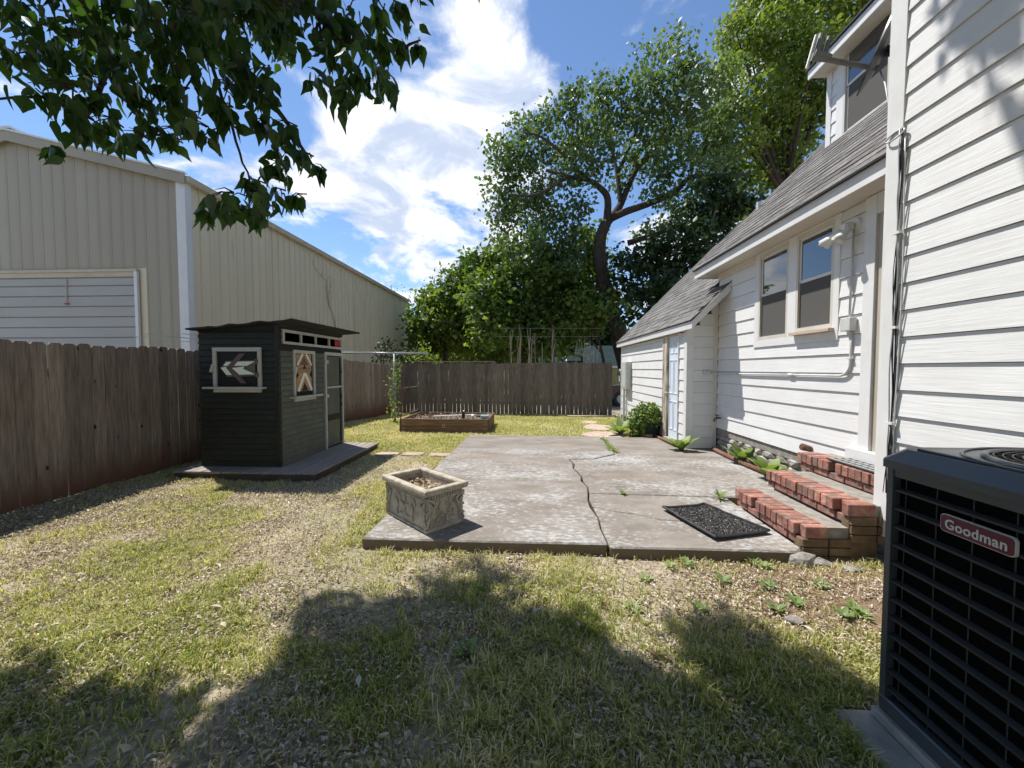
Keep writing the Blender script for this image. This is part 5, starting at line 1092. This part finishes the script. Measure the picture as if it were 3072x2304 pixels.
simple_tree('dark_tree', 'deep green shady tree behind the wing roof', 1480, 17.5, [(1400, 560, 30), (1440, 540, 38), (1490, 510, 42), (1530, 470, 40), (1420, 620, 40), (1470, 590, 46), (1410, 690, 36), (1450, 660, 40), (1520, 560, 40), (1560, 520, 36), (1380, 640, 26), (1580, 440, 34), (1560, 400, 30), (1345, 560, 22), (1360, 610, 24), (1340, 670, 22), (1375, 570, 22)], m_dark, .25, 36, .24, 24)
simple_tree('bright_tree', 'tall bright green tree rising behind the house roof', 1670, 23, [(1590, 70, 36), (1640, 20, 44), (1620, 120, 44), (1690, 60, 54), (1750, 30, 50), (1700, 140, 54), (1760, 110, 50), (1810, 40, 46), (1580, 235, 36), (1630, 210, 44), (1690, 230, 48), (1745, 200, 50), (1600, 310, 42), (1660, 310, 46), (1720, 290, 48), (1590, 390, 38), (1650, 385, 40), (1700, 370, 40), (1860, 10, 40), (1560, 300, 28), (1600, 450, 30), (1780, 220, 40), (1570, 150, 24), (1640, -50, 50), (1740, -50, 50), (1550, 470, 26)], m_bright, .26, 26, .40, 25, jit=2)
simple_tree('far_tree', 'thin pale leafed far tree peeking over the end of the metal building', 850, 42, [(845, 615, 12), (860, 625, 14), (875, 640, 12), (852, 640, 12)], m_twl if False else m_litter, .16, 5, .12, 26, jit=1, cl_n=6)
simple_tree('garden_shrub', 'dark leafy shrub standing behind the fence by the clothesline', 830, 14.6, [(830, 745, 14), (840, 765, 18), (822, 770, 16), (860, 770, 14), (875, 765, 10)], m_dark, .12, 26, .05, 27, jit=.3, cl_r=.14)
simple_tree('garden_shrub', 'low yellow green shrub behind the corner of the fences', 905, 15.6, [(890, 775, 16), (912, 772, 16), (935, 775, 14), (905, 755, 14)], m_bright, .13, 26, .05, 28, jit=.3, cl_r=.16)
# more foliage further off so that no gap shows the bare horizon
simple_tree('distant_hedge', 'dark green hedge line low behind the left half of the back fence', 1000, 32, [(x, 772, 22) for x in range(890, 1200, 30)], m_dark, .40, 16, .1, 39, jit=1, cl_r=.4)
simple_tree('distant_hedge', 'dark green hedge line far behind the parked car', 1330, 40, [(x, 772, 20) for x in range(1200, 1480, 28)], m_dark, .45, 16, .1, 40, jit=1, cl_r=.4)
simple_tree('distant_tree', 'tall dark green tree far behind the middle of the back fence', 1150, 48, [(950, 740, 40), (1010, 735, 40), (1070, 730, 40), (1130, 730, 40), (1190, 735, 40), (1250, 735, 40), (1310, 740, 34), (1360, 742, 30), (900, 745, 36), (980, 690, 40), (1060, 680, 40), (1140, 680, 40), (1220, 690, 40), (1290, 700, 34), (1420, 745, 30), (1480, 740, 30)], m_dark, .60, 12, .3, 29, jit=3, cl_r=.7)

def bare_shrub(label, spots, Y, seed):
    rr = random.Random(seed); q = [onY(x*DP, y*DP, Y) for x, y in spots]; t = thing('bare_shrub', label, 'shrub', (float(np.mean([p[0] for p in q])), Y, -.1))
    for p in q:
        yb = Y+rr.uniform(-.4, .4); b = np.array((p[0]+rr.uniform(-.12, .12), yb, -.1)); e = np.array((p[0], yb, p[2])); mid = (b+e)/2+np.array((rr.uniform(-.08, .08), 0, 0))
        mb = MB().tube([b, mid, e*.7+mid*.3+np.array((rr.uniform(-.05, .05), 0, 0)), e], [.022, .017, .012, .005], 5)
        for k in range(rr.randrange(2, 5)):
            s = rr.uniform(.45, .95); o = b+(e-b)*s; mb.tube([o, o+np.array((rr.uniform(-.25, .25), rr.uniform(-.1, .1), rr.uniform(.1, .35)))], [.008, .003], 4)
        part('stem', mb, m_twig, t)
bare_shrub('cluster of bare pale stems behind the middle of the back fence', [(1103, 715), (1108, 712), (1122, 700), (1127, 720), (1118, 735), (1138, 708), (1146, 712), (1150, 735), (1141, 730), (1155, 722), (1170, 742), (1196, 710), (1200, 735)], 14.4, 1)
bare_shrub('cluster of bare thin stems behind the right end of the back fence', [(1249, 735), (1255, 738), (1262, 732), (1268, 745), (1275, 735), (1283, 742), (1291, 748)], 14.6, 2)
def wire_post():
    t = thing('garden_post', 'dark wooden post carrying two thin wires behind the back fence', 'post', (.80, 15, 0))
    part('pole', MB().tube([(.80, 15, -.2), (.79, 15, 3.2)], .05, 8), m_bark, t)
    for z in (3.07, 2.75): part('wire', MB().tube([(-1.5, 15.0, z+.02), (.79, 15, z), (2.6, 15.1, z)], .004, 4), m_galv, t)
wire_post()
def neighbours():
    t = thing('neighbour_house', 'low yellowish neighbour house with dark green roof behind the back fence', 'house', (5, 27, 0))
    part('wall', B(3.2, 9.5, 26, 31, -.3, 1.75), m_ywall, t)
    part('roof', MB().prism([(25.6, 1.70), (28.5, 3.2), (31.4, 1.70), (31.4, 1.6), (25.6, 1.6)], lambda u, v, k: (2.9+7*k, u, v)), m_groof, t); part('roof_trim', B(2.85, 9.95, 25.55, 25.598, 1.58, 1.70), m_lampw, t)
    w_ = thing('green_shed', 'dark green tin roofed outbuilding showing over the back fence', 'outbuilding', (2.65, 25, 0))
    part('wall', B(2.3, 3.0, 25.0, 27, -.3, 1.9), m_groof, w_); part('roof', MB().prism([(24.8, 1.92), (27.2, 3.1), (27.2, 3.2), (24.8, 2.02)], lambda u, v, k: (2.2+.9*k, u, v)), m_groof, w_); part('rake_trim', MB().prism([(24.78, 1.9), (27.2, 3.1), (27.2, 3.22), (24.78, 2.03)], lambda u, v, k: (2.14+.05*k, u, v)), m_lampw, w_)
    f = thing('low_shed', 'low dark roofed building just above the top of the back fence', 'outbuilding', (1.0, 24, 0))
    part('wall', B(-.6, 2.1, 24, 26, -.3, 1.6), m_bark, f); part('roof', MB().prism([(23.8, 1.62), (26.2, 2.25), (26.2, 2.33), (23.8, 1.72)], lambda u, v, k: (-.8+3.0*k, u, v)), m_groof, f)
    # parked car, a sliver of it shows between fence and house
    c = thing('parked_car', 'dark red parked car seen in the gap between fence and house', 'car', (4.2, 17.3, -.1)); z0 = -.1
    body = [(2.95, .30), (2.98, .72), (3.25, .86), (3.95, .95), (4.55, 1.40), (5.75, 1.42), (6.4, .98), (6.95, .92), (7.05, .35)]
    part('body', MB().prism(body, lambda u, v, k: (u, 16.5+1.65*k, v+z0)), m_car, c, bevel=.05, seg=2)
    part('windshield', MB().add([(3.98, 16.62, .98+z0), (4.52, 16.72, 1.38+z0), (4.52, 17.93, 1.38+z0), (3.98, 18.03, .98+z0)], [(0, 1, 2, 3)]), m_glass, c)
    part('side_window', MB().add([(4.2, 16.485, 1.0+z0), (4.6, 16.485, 1.34+z0), (5.7, 16.485, 1.35+z0), (6.1, 16.485, 1.0+z0)], [(0, 3, 2, 1)]), m_glass, c)
    part('headlight', MB().blob((3.05, 16.65, .74+z0), (.10, .14, .07), 1, .0, 2), m_lampw, c); part('headlight', MB().blob((3.05, 18.0, .74+z0), (.10, .14, .07), 1, .0, 2), m_lampw, c)
    for x in (3.75, 6.25):
        for y in (16.58, 18.07): w2 = part('wheel', MB().tube([(x, y-.1, .33+z0), (x, y+.1, .33+z0)], .33, 18), m_rubber, c); part('rim', MB().tube([(x, y-.105, .33+z0), (x, y-.100, .33+z0)], .19, 14), m_galv, w2)
neighbours()

# ------------------------------------------------------------------ foreground tree over the camera
def foreground_tree():
    t = thing('overhanging_tree', 'leafy tree hanging dark branches into the upper left', 'tree', (-4.3, 1.3, 0)); tr = MB(); base = (-4.35, 1.3, -.2)
    fork = (-4.1, 1.9, 3.2)
    limb(tr, [base, (-4.3, 1.35, 1.2), (-4.2, 1.6, 2.3), fork], .30, .22, 12, .02)
    lead = limb(tr, [fork, (-3.4, 2.3, 5.0), (-2.2, 3.0, 6.6), (-.8, 3.8, 7.8), (.6, 4.2, 8.6)], .20, .02, 10, .02)
    lb = limb(tr, [(-3.75, 2.15, 4.1), (-3.3, 2.35, 4.4), tuple(onY(250, 30, 2.75)), tuple(onY(330, 190, 2.75)), tuple(onY(380, 300, 2.8))], .09, .035, 8, .01)
    l2 = limb(tr, [(-3.4, 2.3, 5.0), tuple(onY(520, 10, 3.0)), tuple(onY(700, 230, 2.9)), tuple(onY(830, 330, 2.8)), tuple(onY(940, 500, 2.75))], .06, .008, 7, .008)
    l3 = limb(tr, [(-2.2, 3.0, 6.6), tuple(onY(760, -80, 3.2)), tuple(onY(930, 20, 2.9)), tuple(onY(1040, 120, 2.7)), tuple(onY(1180, 150, 2.6)), tuple(onY(1262, 120, 2.6))], .05, .005, 7, .006)
    l4 = limb(tr, [tuple(onY(640, 210, 2.9)), tuple(onY(700, 390, 2.8)), tuple(onY(740, 520, 2.7)), tuple(onY(790, 640, 2.7))], .014, .004, 5, .006)
    l5 = limb(tr, [tuple(onY(330, 190, 2.75)), tuple(onY(270, 330, 2.5)), tuple(onY(180, 300, 2.2)), tuple(onY(60, 290, 2.0)), tuple(onY(-60, 310, 1.9))], .02, .004, 5, .004)
    l6 = limb(tr, [tuple(onY(380, 300, 2.8)), tuple(onY(460, 400, 2.7)), tuple(onY(600, 400, 2.7)), tuple(onY(660, 470, 2.7))], .016, .004, 5, .006)
    vis = [(40, 40, 60), (120, 50, 60), (200, 20, 60), (290, 30, 60), (370, 30, 60), (450, 40, 60), (530, 20, 60), (610, 40, 44), (40, 120, 36), (150, 140, 50), (110, 200, 36), (190, 215, 50), (250, 120, 50), (340, 120, 56), (280, 200, 46), (370, 200, 44), (430, 130, 54), (500, 120, 50),
           (550, 160, 40), (470, 210, 40), (560, 210, 30), (160, 265, 30), (220, 280, 36), (290, 300, 24), (330, 270, 26), (690, 40, 50), (755, 50, 50), (825, 95, 34), (715, 120, 42), (785, 150, 46), (830, 180, 30), (680, 170, 24), (740, 195, 34), (868, 105, 18), (905, 98, 8),
           (120, 320, 9), (365, 300, 16), (425, 280, 26), (400, 250, 24), (560, 255, 20), (615, 285, 26), (650, 330, 16), (688, 362, 10), (590, 365, 26), (545, 395, 24), (475, 432, 24), (520, 440, 30), (590, 425, 28), (555, 460, 24), (640, 425, 16), (600, 330, 20), (480, 245, 30), (440, 455, 10), (860, 10, 12), (815, 20, 22)]
    g = np.random.default_rng(31); P = []; S = []; DR = []; Tn = []
    for x, y, r in vis:
        dd = 2.32+g.uniform(-.22, .35); c = onY(x*DP, y*DP, dd); rr = r*DP/FPX*dd; n = int(max(4, 8+rr*rr*1500)); u = unit(g.normal(size=(n, 3)))
        P.append(c+u*(g.random(n)**.5)[:, None]*np.array((rr, rr*1.5, rr*.85))); S.append(g.uniform(.085, .13, n)); Tn.append(g.normal(.45, .22, n))
        # fine twigs joining the clump to its neighbours
        if rr > .03:
            for k in range(3): a = c+unit(g.normal(size=3))*rr*.9; b = c+unit(g.normal(size=3))*rr*.4+np.array((0, .1, rr)); tr.tube([b, (a+b)/2+np.array((0, 0, .02)), a], [.006, .004, .002], 4)
    for px, py, s, dd in ((22, 295, .12, 1.9), (75, 325, .14, 2.0), (140, 320, .11, 2.1), (150, 480, .12, 2.2), (190, 515, .10, 2.2), (55, 270, .10, 1.95), (1210, 110, .09, 2.6), (1235, 115, .10, 2.6), (1258, 112, .09, 2.6)):
        P.append(np.array([onY(px, py-40, dd)])); S.append(np.array([s])); Tn.append(np.array([.4]))
    P = np.concatenate(P); S = np.concatenate(S); Tn = np.clip(np.concatenate(Tn), 0, 1); n = len(P)
    d = g.normal(size=(n, 3))*.42+np.array((.05, 0, -1.0)); nr = g.normal(size=(n, 3))+np.array((0, 0, .3))
    v, f, k = leaf_arrays(P, d, nr, S, LEAF6); raw('foliage', v, f, m_fore, t, np.repeat(Tn, k))
    # upper crown: its sprays shade the grass in front of the camera; none may hang where the photo shows open sky
    def allowed(p, r):
        if p[1] < .8: return True
        x, y = proj(p); rp = r*FPX/max(p[1], .5)
        if y+rp*1.25 < -30: return True
        return (x+rp < 880 and y+rp < 330 and x > -400 and p[1] > 3.2)
    polys = [[(660, 1340), (720, 1285), (860, 1285), (880, 1260), (1000, 1225), (1090, 1250), (1100, 1300), (1240, 1350), (1290, 1420), (1480, 1500), (1580, 1600), (1660, 1659), (520, 1659), (560, 1520), (640, 1490)],
             [(1480, 1345), (1590, 1335), (1700, 1410), (1790, 1490), (1885, 1520), (1885, 1659), (1820, 1659), (1700, 1560), (1560, 1430)],
             [(0, 1580), (250, 1545), (380, 1600), (430, 1659), (0, 1659)], [(0, 1490), (70, 1485), (60, 1515), (0, 1520)],
             [(1900, 1100), (2212, 1150), (2212, 1659), (1890, 1659)]]
    def inside(x, y, po):
        c = False; j = len(po)-1
        for i in range(len(po)):
            if (po[i][1] > y) != (po[j][1] > y) and x < (po[j][0]-po[i][0])*(y-po[i][1])/(po[j][1]-po[i][1])+po[i][0]: c = not c
            j = i
        return c
    cl = []; back = []; rr_ = random.Random(9); ds = np.array((SUN.x, SUN.y, SUN.z))/SUN.z
    for pi, po in enumerate(polys):
        xs = [p[0] for p in po]; ys = [p[1] for p in po]; want = (330, 90, 40, 4, 150)[pi]; got = 0
        for _ in range(9000):
            if got >= want: break
            x, y = rr_.uniform(min(xs), max(xs)), rr_.uniform(min(ys), max(ys))
            if not inside(x, y, po): continue
            if pi < 4: gp = onZ(x*DP, y*DP, 0)
            else: gp = onX(x*DP, y*DP, 1.46)
            h0 = rr_.uniform(4.6, 6.0)
            for h in np.arange(h0, 9.5, .35):
                c = gp+ds*(h-gp[2]); r = rr_.uniform(.10, .18)
                if allowed(c, r*1.25): cl.append((c, (r, r, r*.8))); got += 1; break
    for _ in range(44):                                              # dapples on the projecting wall
        gp = np.array((XN, rr_.uniform(1.3, 2.75), rr_.uniform(2.55, 4.8)))
        if gp[1] > 2.2 and gp[2] < 3.2: continue
        for h in np.arange(rr_.uniform(7.5, 8.5), 10, .3):
            c = gp+ds*(h-gp[2]); r = rr_.uniform(.05, .11)
            if allowed(c, r*1.3): cl.append((c, (r, r, r))); break
    for _ in range(230):                                             # unseen crown added over and behind the camera to cut sky light
        c = np.array((rr_.uniform(-8, 3.2), rr_.uniform(-6.5, 1.6), rr_.uniform(3.6, 8.5))); r = rr_.uniform(.5, .9)
        if c[0] > 2.2 and c[2] < 5: continue
        back.append((c, (r, r, r*.8)))
    crown('unseen_rear_foliage', back, m_fore, t, .15, 26, .3, seed=34, cl_r=.16, cl_n=12)
    crown('upper_foliage', cl, m_fore, t, .11, 150, .3, seed=33, cl_r=.06, cl_n=8, shape=LEAF6)
    for i in range(0, len(cl)+len(back), 3):
        c = (cl+back)[i][0]; q = min(lead, key=lambda p: (p-Vector(c)).length); tr.tube([q, q.lerp(Vector(c), .5)+Vector((0, 0, .12)), tuple(c)], [.022, .014, .005], 5)
    part('trunk', tr, m_bark, t, smooth=True)
foreground_tree()

# ------------------------------------------------------------------ ground cover
def inpoly_rects(x, y):
    m = (x > -1.43) & (x < 3.3) & (y > 3.02) & (y < 8.08)                # patio and steps
    m |= (x > -4.88) & (x < -2.86) & (y > 4.90) & (y < 7.03)             # platform
    m |= (x > -3.12) & (x < -1.0) & (y > 8.86) & (y < 10.32)             # raised bed
    m |= (x > 2.68) & (y > 3.0); m |= (x > 1.30) & (y < 1.70); m |= x < -5.40; m |= (x > 2.7)
    m |= (np.hypot((x-1.60)/.24, (y-10.95)/.42) < 1) | (np.hypot((x-1.66)/.36, (y-9.85)/.52) < 1) | (np.hypot((x-1.66)/.52, (y-8.72)/.45) < 1)
    for a in (-2.53, -2.08, -1.60): m |= (abs(x-a) < .19) & (abs(y-6.54) < .12)
    return m
def vnoise(x, y, s, seed):
    g = np.random.default_rng(seed); T = g.random((64, 64)); u = x*s+17.3; v = y*s+9.1; i = np.floor(u).astype(int); j = np.floor(v).astype(int); a = u-i; b = v-j; a = a*a*(3-2*a); b = b*b*(3-2*b)
    q = lambda p, r: T[p % 64, r % 64]
    return q(i, j)*(1-a)*(1-b)+q(i+1, j)*a*(1-b)+q(i, j+1)*(1-a)*b+q(i+1, j+1)*a*b
def cover():
    g = np.random.default_rng(77)
    def scatter(n, y0, y1):
        y = g.uniform(y0, y1, n); x = g.uniform(-5.4, 2.75, n); k = (x > -1.42*y-.35) & (x < 1.36*y+.4) & ~inpoly_rects(x, y); return x[k], y[k]
    Vs = []; Fs = []; Ts = []; base = 0
    for n, y0, y1, h0, h1, w_ in ((330000, 1.15, 3.3, .016, .050, .0026), (260000, 3.3, 6.2, .018, .050, .0036), (240000, 6.2, 13.6, .022, .055, .0055)):
        x, y = scatter(n, y0, y1)
        a = .5*vnoise(x, y, 1.1, 1)+.32*vnoise(x, y, 3.1, 2)+.18*vnoise(x, y, 9.0, 3)
        bare = np.clip(1-np.hypot((x-1.75)/1.5, (y-2.45)/.75), 0, 1)*.9; bare += np.clip(1-np.hypot((x+4.2)/1.8, (y-3.6)/.7), 0, 1)*.30; bare += .55*np.clip(1.3-abs(y-2.75)/.5, 0, 1)*(x > -2.0)
        dens = np.clip((a-np.where(y < 4.2, .475, .43))*4.2, .07, 1)*(1-np.clip(bare, 0, .95)); dens = np.where(y > 6.5, np.clip(dens+.35, 0, 1), dens)
        k = g.random(len(x)) < dens; x, y, a = x[k], y[k], a[k]; m = len(x)
        z = gz(x, y); tuft = vnoise(x, y, 14, 5); h = g.uniform(h0, h1, m)*(.45+1.1*tuft)*np.where(y < 3, .95+.5*vnoise(x, y, 2.2, 6), 1); th = g.uniform(0, 2*np.pi, m); lean = g.uniform(.25, 1.3, m)
        d = np.stack([np.cos(th), np.sin(th)], 1); s = np.stack([-np.sin(th), np.cos(th)], 1); wv = w_*g.uniform(.7, 1.5, m); P = np.stack([x, y], 1)
        mid = P+d*(h*lean*.35)[:, None]; tip = P+d*(h*lean)[:, None]
        V = np.empty((m, 5, 3)); V[:, 0, :2] = P-s*wv[:, None]; V[:, 1, :2] = P+s*wv[:, None]; V[:, 2, :2] = mid+s*(wv*.8)[:, None]; V[:, 3, :2] = mid-s*(wv*.8)[:, None]; V[:, 4, :2] = tip
        V[:, 0:2, 2] = (z-.004)[:, None]; V[:, 2:4, 2] = (z+h*.62)[:, None]; V[:, 4, 2] = z+h*np.sqrt(np.clip(1.15-.6*lean**2, .18, 1))
        F = (np.array([(0, 1, 2), (0, 2, 3), (3, 2, 4)])[None]+(np.arange(m)*5)[:, None, None]).reshape(-1, 3)+base; base += m*5
        dry = vnoise(x, y, 1.7, 8); t = np.clip(.36+.62*dry*(1.15-a)+g.normal(0, .20, m)+.10*(y > 2.7)+(g.random(m) < .22)*.4, 0, 1)
        Vs.append(V.reshape(-1, 3)); Fs.append(F); Ts.append(np.repeat(t, 5))
    o = stuff(raw('grass', np.concatenate(Vs), np.concatenate(Fs), m_grass, None, np.concatenate(Ts))); tag(o, 'patchy sunlit lawn grass with bare and dry spots', 'grass')
    # fallen leaves
    pos = []
    x, y = scatter(330000, 1.15, 8.0); a = .5*vnoise(x, y, 1.3, 11)+.5*vnoise(x, y, 3.7, 12); k = g.random(len(x)) < np.clip((a-.28)*2.4, .08, 1)*np.where(y > 4.2, np.clip(1-(y-4.2)/3.2, .08, 1), 1); x, y = x[k], y[k]; n = len(x)
    P = np.stack([x, y, gz(x, y)+g.uniform(.004, .028, n)], 1); d = g.normal(size=(n, 3))*np.array((1, 1, .28)); nr = g.normal(size=(n, 3))*.45+np.array((0, 0, 1.0)); big = g.random(n) < .010
    v, f, k = leaf_arrays(P, d, nr, np.where(big, g.uniform(.04, .065, n), g.uniform(.010, .030, n)), (LEAF2[0]*np.array((.62, 1.15, 2.4)), LEAF2[1]))
    o = stuff(raw('leaf_litter', v, f, m_litter, None, np.repeat(np.clip(g.normal(.66, .25, n)-.5*(g.random(n) < .07), 0, 1), k))); tag(o, 'scattered dry tan leaves and chips on the lawn', 'leaf litter')
cover()
for i, (px, py, s, lab) in enumerate(((2385, 1865, .05, 'flat pale stone on the bare soil right of the shadow'), (2560, 1712, .06, 'flat pale stone chip beside the brick steps'), (560, 1425, .05, 'pale scrap lying in front of the shed platform'), (370, 1445, .045, 'pale stone at the foot of the left fence'))):
    q = onZ(px, py, 0); o = MB().blob((q[0], q[1], .012), (s, s*.7, .018), i+50, .25, 2).build('stone_chip', m_stone); tag(o, lab, 'stone')
for o in list(bpy.data.objects):
    if '_w' in o: del o['_w']
